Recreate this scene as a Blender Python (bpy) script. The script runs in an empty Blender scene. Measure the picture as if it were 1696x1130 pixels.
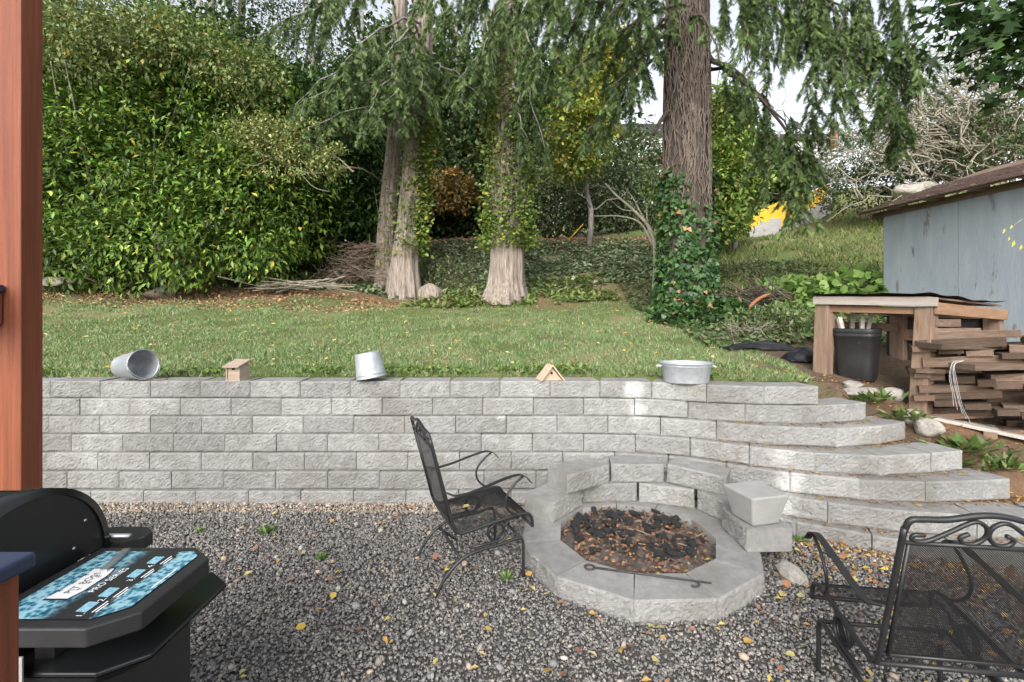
import bpy, math, random
import numpy as np
from mathutils import Vector, Matrix

# ---------------------------------------------------------------- camera, sky, sun, exposure
sc = bpy.context.scene
C = sc.collection
H, F, HX, HY = 1.65, 800.0, 848.0, 522.0        # eye height (m), focal length / principal column / horizon row of the photo (px)
cam_d = bpy.data.cameras.new('camera'); cam = bpy.data.objects.new('camera', cam_d); C.objects.link(cam)
cam.location = (0, 0, H); cam.rotation_euler = (math.pi/2, 0, 0)
cam_d.sensor_width = 36; cam_d.lens = F/1696*36; cam_d.shift_y = -(565-HY)/1696
cam_d.clip_start = 0.05; cam_d.clip_end = 500
sc.camera = cam
SUN_EL, SUN_AZ = math.radians(32), math.radians(192)      # azimuth clockwise from +Y: behind the camera, to the left
wd = bpy.data.worlds.new('World'); sc.world = wd; wd.use_nodes = True
nt = wd.node_tree; nt.nodes.clear()
sky = nt.nodes.new('ShaderNodeTexSky'); sky.sky_type = 'NISHITA'; sky.sun_disc = False
sky.sun_elevation = SUN_EL; sky.sun_rotation = SUN_AZ; sky.dust_density = 3.0; sky.air_density = 1.0
hs = nt.nodes.new('ShaderNodeHueSaturation'); hs.inputs['Saturation'].default_value = 0.30
hs.inputs['Value'].default_value = 1.15
bg = nt.nodes.new('ShaderNodeBackground'); bg.inputs['Strength'].default_value = 0.15
wo = nt.nodes.new('ShaderNodeOutputWorld')
nt.links.new(sky.outputs[0], hs.inputs['Color']); nt.links.new(hs.outputs[0], bg.inputs[0]); nt.links.new(bg.outputs[0], wo.inputs[0])
sl = bpy.data.lights.new('sun', 'SUN'); sl.energy = 1.35; sl.angle = math.radians(40); sl.color = (1, 0.975, 0.94)
so = bpy.data.objects.new('sun', sl); C.objects.link(so)
sd = Vector((math.sin(SUN_AZ)*math.cos(SUN_EL), math.cos(SUN_AZ)*math.cos(SUN_EL), math.sin(SUN_EL)))
so.rotation_euler = sd.to_track_quat('Z', 'Y').to_euler(); so.location = (0, 0, 30)
vs = sc.view_settings; vs.view_transform = 'Standard'; vs.look = 'None'; vs.gamma = 1; vs.use_curve_mapping = False
vs.exposure = 1.05
sc.cycles.use_denoising = True
sc.cycles.max_bounces = 7; sc.cycles.diffuse_bounces = 4; sc.cycles.glossy_bounces = 3; sc.cycles.transmission_bounces = 4

# ---------------------------------------------------------------- helpers
rng = np.random.default_rng(11); random.seed(5)
def P(px, py, Y): return np.array([(px-HX)/F*Y, Y, H-(py-HY)/F*Y])
def Gz(px, py, z):
    Y = (H-z)*F/(py-HY); return np.array([(px-HX)/F*Y, Y, z])
def hash3(i, j, k):
    n = (i*374761393 + j*668265263 + k*2147483647) & 0xffffffff
    n = ((n ^ (n >> 13))*1274126177) & 0xffffffff
    return ((n ^ (n >> 16)) & 0xffff)/65535.0
def vn(x, y, z=0.0):
    x, y, z = np.broadcast_arrays(np.asarray(x, float), np.asarray(y, float), np.asarray(z, float))
    i, j, k = [np.floor(a).astype(np.int64) for a in (x, y, z)]
    f = [a-np.floor(a) for a in (x, y, z)]; f = [a*a*(3-2*a) for a in f]
    r = 0
    for a in (0, 1):
        for b in (0, 1):
            for c in (0, 1):
                w = (f[0] if a else 1-f[0])*(f[1] if b else 1-f[1])*(f[2] if c else 1-f[2])
                r = r + w*hash3(i+a, j+b, k+c)
    return r
def fbm(x, y, z=0.0, o=3):
    s = 0; a = .5; t = 0
    for q in range(o):
        s = s+a*vn(x*2**q, y*2**q, np.asarray(z)*2**q+q*7.3); t += a; a *= .5
    return s/t
def norm(v):
    v = np.asarray(v, float); return v/np.maximum(np.linalg.norm(v, axis=-1, keepdims=True), 1e-9)

def mesh_np(name, V, Fa, mat, col=None, smooth=False):
    """V (n,3), Fa (m,k) equal-sided faces; col (m,3) face colours"""
    V = np.asarray(V, np.float32); Fa = np.asarray(Fa, np.int32); m, k = Fa.shape
    me = bpy.data.meshes.new(name)
    me.vertices.add(len(V)); me.vertices.foreach_set('co', V.ravel())
    me.loops.add(m*k); me.loops.foreach_set('vertex_index', Fa.ravel())
    me.polygons.add(m); me.polygons.foreach_set('loop_start', np.arange(m, dtype=np.int32)*k)
    me.polygons.foreach_set('loop_total', np.full(m, k, np.int32))
    if smooth: me.polygons.foreach_set('use_smooth', np.ones(m, bool))
    if col is not None:
        at = me.attributes.new('col', 'FLOAT_COLOR', 'FACE')
        c4 = np.ones((m, 4), np.float32); c4[:, :3] = col; at.data.foreach_set('color', c4.ravel())
    me.update(calc_edges=True); me.validate()
    if mat: me.materials.append(mat)
    return me
def link(name, me, parent=None, loc=None, rz=None):
    o = bpy.data.objects.new(name, me); C.objects.link(o)
    if parent is not None: o.parent = parent
    if loc is not None: o.location = tuple(float(a) for a in loc)
    if rz is not None: o.rotation_euler[2] = rz
    return o
def tag(o, label=None, cat=None, group=None, kind=None):
    if label: o['label'] = label
    if cat: o['category'] = cat
    if group: o['group'] = group
    if kind: o['kind'] = kind
    return o
def thing(name, label, cat, loc=(0, 0, 0), rz=0, group=None):
    return tag(link(name, None, None, loc, rz), label, cat, group)

class MB:
    def __init__(s): s.V = []; s.F = []; s.n = 0
    def add(s, V, Fs):
        V = np.asarray(V, float); s.V.append(V); s.F += [tuple(int(i)+s.n for i in f) for f in Fs]; s.n += len(V); return s
    def box(s, c, d, rz=0, rot=None, taper=1.0):
        x, y, z = [a/2 for a in d]
        V = np.array([[-x, -y, -z], [x, -y, -z], [x, y, -z], [-x, y, -z], [-x*taper, -y*taper, z], [x*taper, -y*taper, z], [x*taper, y*taper, z], [-x*taper, y*taper, z]])
        if rz: V = V @ np.array(Matrix.Rotation(rz, 3, 'Z')).T
        if rot is not None: V = V @ np.array(rot).T
        return s.add(V+np.asarray(c, float), [(0, 3, 2, 1), (4, 5, 6, 7), (0, 1, 5, 4), (1, 2, 6, 5), (2, 3, 7, 6), (3, 0, 4, 7)])
    def tube(s, pts, r, n=8, caps=True, flat=None):
        pts = np.asarray(pts, float); m = len(pts); r = np.broadcast_to(np.asarray(r, float), (m,))
        t = norm(np.gradient(pts, axis=0)); V = []
        up = np.array([0, 0, 1.]) if abs(t[0][2]) < .9 else np.array([1., 0, 0])
        u = norm(np.cross(t[0], up))
        for i in range(m):
            u = norm(u-t[i]*np.dot(u, t[i])); w = np.cross(t[i], u)
            for k in range(n):
                a = 2*math.pi*k/n
                V.append(pts[i]+r[i]*(u*math.cos(a)*(flat or 1)+w*math.sin(a)))
        Fs = [(i*n+k, i*n+(k+1) % n, (i+1)*n+(k+1) % n, (i+1)*n+k) for i in range(m-1) for k in range(n)]
        if caps: Fs += [tuple(range(n))[::-1], tuple(range((m-1)*n, m*n))]
        return s.add(V, Fs)
    def strap(s, pts, side, w, th):
        """flat band along pts, wide along 'side'"""
        pts = np.asarray(pts, float); side = norm(side); t = norm(np.gradient(pts, axis=0)); V = []
        for p, d in zip(pts, t):
            nn = norm(np.cross(d, side))
            for a, b in ((-1, -1), (1, -1), (1, 1), (-1, 1)): V.append(p+side*w/2*a+nn*th/2*b)
        m = len(pts)
        Fs = [(i*4+k, i*4+(k+1) % 4, i*4+4+(k+1) % 4, i*4+4+k) for i in range(m-1) for k in range(4)]
        Fs += [(3, 2, 1, 0), tuple(range(m*4-4, m*4))]
        return s.add(V, Fs)
    def lathe(s, prof, n=24, sx=1, sy=1, rot=None, loc=(0, 0, 0)):
        V = [(r*math.cos(2*math.pi*k/n)*sx, r*math.sin(2*math.pi*k/n)*sy, z) for r, z in prof for k in range(n)]
        V = np.array(V)
        if rot is not None: V = V @ np.array(rot).T
        Fs = [(i*n+k, i*n+(k+1) % n, (i+1)*n+(k+1) % n, (i+1)*n+k) for i in range(len(prof)-1) for k in range(n)]
        return s.add(V+np.asarray(loc), Fs)
    def build(s, name, mat, parent=None, smooth=False, bevel=0, loc=None, rz=None):
        me = bpy.data.meshes.new(name); me.from_pydata([tuple(v) for v in np.concatenate(s.V)], [], s.F); me.materials.append(mat)
        if smooth: me.polygons.foreach_set('use_smooth', np.ones(len(me.polygons), bool))
        me.validate(); me.update()
        o = link(name, me, parent, loc, rz)
        if bevel:
            b = o.modifiers.new('bevel', 'BEVEL'); b.width = bevel; b.segments = 2; b.limit_method = 'ANGLE'
        return o
def crv(ctrl, n=24):
    """Catmull-Rom through control points"""
    c = np.asarray(ctrl, float); c = np.vstack([2*c[0]-c[1], c, 2*c[-1]-c[-2]]); out = []
    seg = len(c)-3; per = max(2, n//seg)
    for i in range(seg):
        p0, p1, p2, p3 = c[i:i+4]
        for t in np.linspace(0, 1, per, endpoint=False):
            out.append(.5*((2*p1)+(-p0+p2)*t+(2*p0-5*p1+4*p2-p3)*t*t+(-p0+3*p1-3*p2+p3)*t**3))
    out.append(c[-2]); return np.array(out)

# ---------------------------------------------------------------- materials
def nmat(name):
    m = bpy.data.materials.new(name); m.use_nodes = True; t = m.node_tree
    return m, t, t.nodes['Principled BSDF']
def N(t, kind, **kw):
    n = t.nodes.new(kind)
    for k, v in kw.items():
        if k in n.inputs: n.inputs[k].default_value = v
        else: setattr(n, k, v)
    return n
def pm(name, c1, c2, scale=4, rough=.8, bump=.3, bscale=40, stretch=(1, 1, 1), metal=0, rnd=0.0, c3=None, c3scale=1.3, c3at=(.58, .68), bdist=.01, space='Object', spec=.3, coat=0):
    m, t, b = nmat(name); L = t.links.new
    if space == 'World': src = N(t, 'ShaderNodeNewGeometry').outputs['Position']
    else: src = N(t, 'ShaderNodeTexCoord').outputs['Object']
    mp = N(t, 'ShaderNodeMapping'); mp.inputs['Scale'].default_value = stretch; L(src, mp.inputs[0])
    n1 = N(t, 'ShaderNodeTexNoise', Scale=scale, Detail=8, Roughness=.65); L(mp.outputs[0], n1.inputs['Vector'])
    rp = N(t, 'ShaderNodeValToRGB'); rp.color_ramp.elements[0].position = .3; rp.color_ramp.elements[1].position = .72
    rp.color_ramp.elements[0].color = (*c1, 1); rp.color_ramp.elements[1].color = (*c2, 1); L(n1.outputs[0], rp.inputs[0])
    col = rp.outputs[0]
    if c3 is not None:
        n3 = N(t, 'ShaderNodeTexNoise', Scale=c3scale, Detail=9, Roughness=.7); L(mp.outputs[0], n3.inputs['Vector'])
        mr = N(t, 'ShaderNodeMapRange'); mr.inputs[1].default_value = c3at[0]; mr.inputs[2].default_value = c3at[1]; L(n3.outputs[0], mr.inputs[0])
        mx = N(t, 'ShaderNodeMix', data_type='RGBA'); L(mr.outputs[0], mx.inputs['Factor']); L(col, mx.inputs[6]); mx.inputs[7].default_value = (*c3, 1); col = mx.outputs[2]
    if rnd:
        oi = N(t, 'ShaderNodeObjectInfo'); hv = N(t, 'ShaderNodeHueSaturation'); mr = N(t, 'ShaderNodeMapRange')
        mr.inputs[3].default_value = 1-rnd; mr.inputs[4].default_value = 1+rnd; L(oi.outputs['Random'], mr.inputs[0]); L(mr.outputs[0], hv.inputs['Value']); L(col, hv.inputs['Color']); col = hv.outputs[0]
    L(col, b.inputs['Base Color'])
    b.inputs['Roughness'].default_value = rough; b.inputs['Metallic'].default_value = metal; b.inputs['Specular IOR Level'].default_value = spec
    b.inputs['Coat Weight'].default_value = coat
    if bump:
        n2 = N(t, 'ShaderNodeTexNoise', Scale=bscale, Detail=6, Roughness=.7); L(mp.outputs[0], n2.inputs['Vector'])
        bp = N(t, 'ShaderNodeBump', Strength=bump, Distance=bdist); L(n2.outputs[0], bp.inputs['Height']); L(bp.outputs[0], b.inputs['Normal'])
    return m
def leafmat(name, rough=.5, trans=.25, spec=.3):
    m, t, b = nmat(name); L = t.links.new
    at = N(t, 'ShaderNodeAttribute', attribute_name='col'); L(at.outputs['Color'], b.inputs['Base Color'])
    b.inputs['Roughness'].default_value = rough; b.inputs['Specular IOR Level'].default_value = spec
    if trans:
        tr = N(t, 'ShaderNodeBsdfTranslucent'); L(at.outputs['Color'], tr.inputs[0]); mx = N(t, 'ShaderNodeMixShader'); mx.inputs[0].default_value = trans
        L(b.outputs[0], mx.inputs[1]); L(tr.outputs[0], mx.inputs[2]); L(mx.outputs[0], t.nodes['Material Output'].inputs[0])
    return m
M = {}
M['leaf'] = leafmat('leaf', .5, .3); M['gloss_leaf'] = leafmat('glossy_leaf', .42, .2, .35); M['needle'] = leafmat('needle', .6, .2)
M['stone'] = leafmat('stone_chip', .85, 0, .25); M['deadleaf'] = leafmat('dead_leaf', .7, .2); M['zone'] = None
M['bark_pale'] = pm('bark_pale', (.15, .115, .09), (.47, .41, .355), 4, .9, 1, 11, (7, 7, .45), bdist=.03, c3=(.12, .09, .07), c3scale=5, c3at=(.5, .66), space='World')
M['bark_dark'] = pm('bark_dark', (.055, .042, .035), (.15, .118, .098), 3, .9, 1, 8, (4, 4, .8), bdist=.04, space='World')
M['bark_grey'] = pm('bark_grey', (.12, .11, .10), (.33, .31, .28), 3, .9, .6, 12, (3, 3, 1), bdist=.02, space='World')
M['twig_pale'] = pm('twig_pale', (.19, .17, .13), (.35, .325, .26), 6, .9, .2, 30, space='World')
M['twig_brown'] = pm('twig_brown', (.13, .095, .07), (.27, .21, .16), 6, .9, .2, 30, space='World')
M['vine'] = pm('dead_vine', (.10, .08, .065), (.25, .205, .17), 6, .9, .2, 30, space='World')
M['smooth_concrete'] = pm('smooth_concrete', (.25, .245, .235), (.34, .335, .32), 5, .9, .35, 70, c3=(.20, .195, .18), c3scale=2.5, space='World')
M['black_metal'] = pm('black_painted_steel', (.012, .012, .013), (.022, .022, .023), 8, .42, .1, 150, spec=.45)
M['galv'] = pm('galvanized_steel', (.30, .32, .335), (.46, .48, .50), 14, .48, .15, 30, metal=.55, c3=(.36, .38, .40), c3scale=6, rnd=.05)
M['galv_rust'] = pm('galvanized_rusty', (.33, .355, .37), (.47, .49, .51), 14, .5, .15, 30, metal=.5, c3=(.26, .13, .07), c3scale=9, c3at=(.64, .70))
M['birdwood'] = pm('birdhouse_wood', (.27, .21, .155), (.40, .33, .26), 5, .85, .3, 30, (1, 1, 6))
M['birdwood2'] = pm('birdhouse_cedar', (.38, .29, .20), (.52, .42, .31), 5, .85, .3, 30, (1, 1, 6))
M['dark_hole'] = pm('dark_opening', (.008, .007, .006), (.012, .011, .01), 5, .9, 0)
M['stain_wood'] = pm('red_stained_cedar', (.125, .034, .015), (.26, .078, .034), 2.4, .6, .5, 26, (16, 16, .45), c3=(.11, .03, .016), c3scale=1.1, c3at=(.48, .75), bdist=.006, space='World', spec=.35)
M['blue_paint'] = pm('navy_paint', (.020, .030, .062), (.032, .046, .085), 5, .5, .15, 60, spec=.4)
M['grill_black'] = pm('grill_enamel', (.009, .010, .011), (.014, .015, .016), 6, .28, .05, 300, spec=.5)
M['grill_matt'] = pm('grill_powdercoat', (.016, .016, .017), (.026, .026, .027), 20, .5, .25, 500, spec=.4, bdist=.002)
M['shed_paint'] = pm('blue_grey_paint', (.25, .29, .325), (.335, .375, .41), 2, .85, .5, 20, (2.5, 2.5, .5), c3=(.17, .155, .14), c3scale=2.6, c3at=(.60, .66), space='World')
M['shingle'] = pm('old_shingle', (.075, .05, .04), (.20, .135, .11), 6, .95, .9, 14, (1, 2.5, 1), bdist=.03, space='World')
M['raw_beam'] = pm('weathered_beam', (.12, .08, .055), (.24, .165, .115), 3, .85, .4, 25, (1, 1, 1), space='World')
M['post_wood'] = pm('rough_post', (.13, .086, .06), (.28, .195, .14), 3, .85, .5, 20, (6, 6, .7), c3=(.16, .085, .055), c3scale=2.2, space='World')
M['grey_board'] = pm('grey_board', (.30, .27, .235), (.46, .43, .385), 3, .85, .4, 20, (.7, .7, 6), space='World')
M['dull_board'] = pm('dull_board', (.20, .175, .15), (.33, .30, .265), 3, .85, .4, 20, (.7, .7, 6), space='World')
M['orange_board'] = pm('fresh_board', (.19, .11, .065), (.31, .19, .115), 3, .8, .3, 20, (.7, .7, 6), space='World')
M['plank'] = pm('old_plank', (.08, .05, .035), (.27, .185, .13), 4.5, .9, .9, 22, (1.2, 5, 5), rnd=.45, c3=(.29, .26, .235), c3scale=2.6, c3at=(.54, .72), bdist=.012)
M['felt'] = pm('roofing_felt', (.025, .025, .026), (.055, .053, .05), 6, .8, .4, 20)
M['pot_plastic'] = pm('black_plastic', (.014, .014, .015), (.028, .028, .028), 5, .5, .15, 20, c3=(.10, .10, .095), c3scale=4, c3at=(.62, .75))
M['poly'] = pm('black_poly_sheet', (.010, .010, .012), (.02, .02, .024), 5, .25, .3, 12, spec=.6)
M['rock'] = pm('pale_rock', (.28, .26, .225), (.50, .47, .42), 4, .9, .7, 14, c3=(.20, .19, .16), c3scale=3, bdist=.03)
M['yellow'] = pm('yellow_paint', (.62, .38, .03), (.74, .49, .06), 3, .7, .3, 20, c3=(.35, .27, .12), c3scale=2.5, c3at=(.62, .72), space='World')
M['old_concrete'] = pm('old_concrete', (.22, .215, .205), (.38, .375, .36), 2, .9, .5, 12, c3=(.13, .13, .12), c3scale=1.2, space='World')
M['white_paint'] = pm('white_paint', (.68, .69, .70), (.80, .80, .80), 4, .6, .1, 20)
M['brick'] = pm('brick', (.24, .11, .08), (.34, .17, .12), 9, .9, .4, 30)
M['rail_white'] = M['white_paint']
M['string'] = pm('twine', (.45, .44, .42), (.62, .61, .59), 30, .8, .2, 80)
M['char'] = pm('charcoal', (.008, .008, .009), (.03, .03, .032), 20, .6, .8, 60, bdist=.01, spec=.45)
M['steel'] = pm('brushed_steel', (.45, .45, .46), (.6, .6, .61), 10, .35, .05, 60, metal=.9)
M['iron'] = pm('wrought_iron', (.03, .03, .033), (.065, .062, .06), 30, .6, .4, 120)
M['ash'] = pm('ash_bed', (.07, .055, .045), (.27, .245, .225), 7, .95, .9, 40, c3=(.045, .035, .03), c3scale=5, bdist=.03, space='World')
# split-face concrete block with white bloom where the wall shows it
def block_material():
    m = pm('split_face_block', (.245, .242, .233), (.375, .37, .358), 14, .95, 1.0, 170, c3=(.20, .188, .162), c3scale=1.4, c3at=(.48, .72), rnd=.13, bdist=.014, space='World')
    t = m.node_tree; L = t.links.new; b = t.nodes['Principled BSDF']; src = b.inputs['Base Color'].links[0].from_socket
    geo = N(t, 'ShaderNodeNewGeometry'); nz = N(t, 'ShaderNodeTexNoise', Scale=16, Detail=10, Roughness=.8); L(geo.outputs['Position'], nz.inputs['Vector'])
    acc = None
    for (c, r) in (((1.10, 4.33, .97), .20), ((1.13, 4.32, .80), .16), ((2.12, 3.75, .55), .2), ((2.13, 3.72, .36), .2), ((2.05, 3.7, .18), .22), ((-.1, 4.3, .75), .12)):
        d = N(t, 'ShaderNodeVectorMath', operation='DISTANCE'); L(geo.outputs['Position'], d.inputs[0]); d.inputs[1].default_value = c
        mr = N(t, 'ShaderNodeMapRange'); mr.inputs[1].default_value = r; mr.inputs[2].default_value = 0; L(d.outputs['Value'], mr.inputs[0])
        if acc is None: acc = mr.outputs[0]
        else:
            a = N(t, 'ShaderNodeMath', operation='MAXIMUM'); L(acc, a.inputs[0]); L(mr.outputs[0], a.inputs[1]); acc = a.outputs[0]
    ad = N(t, 'ShaderNodeMath', operation='ADD'); L(acc, ad.inputs[0]); L(nz.outputs[0], ad.inputs[1])
    mr = N(t, 'ShaderNodeMapRange'); mr.inputs[1].default_value = .88; mr.inputs[2].default_value = 1.25; L(ad.outputs[0], mr.inputs[0])
    mx = N(t, 'ShaderNodeMix', data_type='RGBA'); L(mr.outputs[0], mx.inputs['Factor']); L(src, mx.inputs[6]); mx.inputs[7].default_value = (.56, .56, .545, 1)
    L(mx.outputs[2], b.inputs['Base Color']); return m
M['block'] = block_material()
def zone_material():
    m, t, b = nmat('ground_cover'); L = t.links.new
    at = N(t, 'ShaderNodeAttribute', attribute_name='zone'); geo = N(t, 'ShaderNodeNewGeometry')
    nz = N(t, 'ShaderNodeTexNoise', Scale=22, Detail=8, Roughness=.75); L(geo.outputs['Position'], nz.inputs['Vector'])
    mr = N(t, 'ShaderNodeMapRange'); mr.inputs[1].default_value = .25; mr.inputs[2].default_value = .75; mr.inputs[3].default_value = .55; mr.inputs[4].default_value = 1.5; L(nz.outputs[0], mr.inputs[0])
    hv = N(t, 'ShaderNodeHueSaturation'); L(mr.outputs[0], hv.inputs['Value']); L(at.outputs['Color'], hv.inputs['Color']); L(hv.outputs[0], b.inputs['Base Color'])
    bp = N(t, 'ShaderNodeBump', Strength=.8, Distance=.04); L(nz.outputs[0], bp.inputs['Height']); L(bp.outputs[0], b.inputs['Normal']); b.inputs['Roughness'].default_value = .95; b.inputs['Specular IOR Level'].default_value = .1
    return m
M['zone'] = zone_material()
M['gravel_bed'] = pm('gravel_bed', (.07, .065, .06), (.20, .188, .175), 60, .95, 1, 60, bdist=.02, space='World')

# ---------------------------------------------------------------- retaining wall rows (front top edges, metres)
ZT, RH, BW = 1.05, .154, .457
def row_z(k): return ZT-RH*k
ROWS = [
 [(-8.2, 4.41), (.75, 4.41), (1.0, 4.39), (1.34, 4.31), (1.55, 4.22), (1.96, 4.10), (2.27, 4.04), (2.67, 4.07)],
 [(-8.2, 4.374), (.8, 4.374), (1.1, 4.36), (1.44, 4.29), (1.86, 4.14), (2.30, 4.03), (2.70, 4.05), (3.07, 4.18)],
 [(-8.2, 4.338), (.8, 4.338), (1.1, 4.32), (1.35, 4.27), (1.65, 4.15), (2.03, 3.98), (2.45, 3.88), (2.87, 3.91), (3.36, 4.12)],
 [(-8.2, 4.302), (.8, 4.302), (1.1, 4.285), (1.42, 4.20), (1.785, 4.0), (2.15, 3.81), (2.56, 3.68), (2.97, 3.68), (3.55, 3.80)],
 [(-8.2, 4.266), (.8, 4.266), (1.15, 4.24), (1.6, 4.06), (1.99, 3.81), (2.37, 3.63), (2.8, 3.55), (3.245, 3.54), (3.72, 3.60)],
 [(-8.2, 4.23), (.8, 4.23), (1.15, 4.20), (1.6, 3.99), (2.08, 3.66), (2.51, 3.46), (2.9, 3.36), (3.31, 3.30), (4.1, 3.25)],
 [(-8.2, 4.194), (.8, 4.194), (1.15, 4.16), (1.58, 3.95), (2.05, 3.60), (2.45, 3.38), (2.75, 3.24), (3.1, 3.13), (3.6, 3.02), (4.5, 2.92)],
]
RC = [crv([(x_, r[0][1]) for x_ in np.arange(-8.2, r[1][0]-.2, .4)]+r[1:], 700) for r in ROWS]
def row_y(k, x):
    c = RC[k]; return np.interp(x, c[:, 0], c[:, 1])

# ---------------------------------------------------------------- terrain
CT = np.array([(-6, 4.7, 1.0), (-3, 4.7, 1.02), (0, 4.7, 1.03), (1.5, 4.6, 1.03), (2.4, 4.4, 1.03), (-6, 8, 1.45), (-2, 8, 1.45), (1, 8, 1.45), (2.5, 6.5, 1.22), (3, 9, 1.58),
 (-8, 11, 2.0), (-4, 11.5, 2.05), (-1, 12, 2.0), (1, 12, 2.0), (-2.8, 13, 2.17), (-2, 17, 4.3), (1, 17, 4.3), (4, 17, 4.3), (-6, 17, 4.0), (-12, 17, 3.8), (-12, 24, 4.6), (0, 24, 4.6),
 (-12, 50, 8), (0, 50, 9), (5, 12, 2.7), (4.65, 10, 1.95), (6, 10.5, 2.3), (11.3, 20, 4.95), (16.5, 24, 6.9), (8.5, 17, 4.25), (25, 35, 11), (30, 25, 8), (14, 14, 4.2), (10, 9, 2.0), (8, 7, 1.3),
 (3.36, 5.2, 1.03), (3.2, 5.6, 1.1), (3.6, 4.9, .95), (3.8, 4.6, .74), (4.4, 4.2, .53), (2.67, 4.3, 1.0), (3.07, 4.45, .93), (3.36, 4.35, .76), (3.6, 4.0, .58), (3.78, 3.72, .42), (4.3, 3.4, .2), (5, 3, 0),
 (5.2, 4.2, .5), (6, 5, .8), (7, 6.5, 1.1), (6, 7, 1.2), (4.5, 7, 1.42), (3.5, 7.5, 1.42), (5, 1.5, -.05), (7, 3, .2), (8, 1, 0), (-15, 8, 1.6), (-20, 15, 3), (-25, 40, 6), (30, 50, 14), (-12, 4.7, 1.0), (12, 5, .9), (20, 10, 2.5), (2, 14.3, 3.1), (-1, 14.3, 3.0)])
_d = np.linalg.norm(CT[:, None, :2]-CT[None, :, :2], axis=2); _n = len(CT)
_A = np.zeros((_n+3, _n+3)); _A[:_n, :_n] = _d+np.eye(_n)*.03; _A[:_n, _n] = 1; _A[:_n, _n+1:] = CT[:, :2]; _A[_n, :_n] = 1; _A[_n+1:, :_n] = CT[:, :2].T
_w = np.linalg.solve(_A, np.concatenate([CT[:, 2], [0, 0, 0]]))
def upper(x, y):
    x = np.asarray(x, float); y = np.asarray(y, float); out = np.zeros(x.shape).ravel(); xf, yf = x.ravel(), y.ravel()
    for s in range(0, len(xf), 20000):
        d = np.hypot(xf[s:s+20000, None]-CT[None, :, 0], yf[s:s+20000, None]-CT[None, :, 1])
        out[s:s+20000] = d @ _w[:_n]+_w[_n]+_w[_n+1]*xf[s:s+20000]+_w[_n+2]*yf[s:s+20000]
    return out.reshape(x.shape)
def ground(x, y, rough=True):
    h = upper(x, y)
    if rough: h = h+(fbm(x*1.6, y*1.6)-.5)*.09*np.clip((y-4.4)/2, 0.25, 2.5)
    for k in range(7):
        yk = row_y(k, x); end = RC[k][-1, 0]
        below = row_z(k+1)-.015 if k < 6 else -.12
        h = np.where((y < yk+.14) & (x <= end-.05), np.minimum(h, below), h)
        h = np.where((y >= yk+.14) & (y < yk+.5) & (x <= end-.05), np.minimum(h, row_z(k)-.012), h)
    return h
gx = np.unique(np.round(np.concatenate([np.linspace(-45, -8.2, 26), np.arange(-8.2, 6.2, .08), np.linspace(6.2, 14, 40), np.linspace(14, 60, 24)]), 4))
gy = np.unique(np.round(np.concatenate([np.arange(1.2, 7, .07), np.arange(7, 19, .22), np.linspace(19, 90, 36)]), 4))
GX, GY = np.meshgrid(gx, gy); GZ = ground(GX, GY)
nx_, ny_ = len(gx), len(gy); ii = np.arange(nx_*ny_).reshape(ny_, nx_)
TF = np.stack([ii[:-1, :-1], ii[:-1, 1:], ii[1:, 1:], ii[1:, :-1]], -1).reshape(-1, 4)
TV = np.stack([GX, GY, GZ], -1).reshape(-1, 3)
tme = mesh_np('lawn', TV, TF, M['zone'], smooth=True)
def zone_col(x, y):
    n = fbm(x*.9, y*.9, 3); n2 = fbm(x*3, y*3, 9)
    g = np.array([.115, .14, .05]); dry = np.array([.21, .195, .10]); soil = np.array([.13, .095, .065]); lit = np.array([.19, .115, .07]); bank = np.array([.18, .185, .10])
    def mix(a, b, t): return a+(b-a)*t[..., None]
    c = mix(np.broadcast_to(g, x.shape+(3,)), dry, np.clip((n-.5)*5, 0, 1))
    c = mix(c, soil, np.clip((n2-.6)*5, 0, 1)*.7)
    c = mix(c, lit, np.clip((y-10.3+(n-.5)*3)/1.2, 0, 1)*np.clip((3.5-x)/2, 0, 1))
    c = mix(c, bank, np.clip((y-12.3)/1.5, 0, 1)*np.clip((5-x)/2, 0, 1))
    c = mix(c, lit, np.clip((y-16.2)/.6, 0, 1)*np.clip((8-x)/2, 0, 1)*np.clip((20-y), 0, 1))
    c = mix(c, soil, np.clip((x-2.6)/.5, 0, 1)*np.clip((7.5-y)/1, 0, 1))
    c = mix(c, lit, np.clip((n2-.42)*5, 0, 1)*np.clip((x-3)/.5, 0, 1)*np.clip((5-y)/.6, 0, 1))
    return c
zc = np.ones((nx_*ny_, 4), np.float32); zc[:, :3] = zone_col(TV[:, 0], TV[:, 1])
at = tme.attributes.new('zone', 'FLOAT_COLOR', 'POINT'); at.data.foreach_set('color', zc.ravel())
lawn = tag(link('lawn', tme), 'green lawn rising behind the block wall into a wooded bank', 'lawn', kind='structure')
# patio sheet
pv = np.array([(-30, -20, 0), (30, -20, 0), (30, 3.2, 0), (4.3, 3.2, 0), (2.2, 3.75, 0), (1.2, 4.35, 0), (-30, 4.35, 0)])
pme = bpy.data.meshes.new('gravel_ground'); pme.from_pydata([tuple(a) for a in pv], [], [tuple(range(7))]); pme.materials.append(M['gravel_bed'])
gravel = tag(link('gravel_ground', pme), 'grey crushed gravel patio in front of the block wall', 'gravel', kind='structure')

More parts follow.
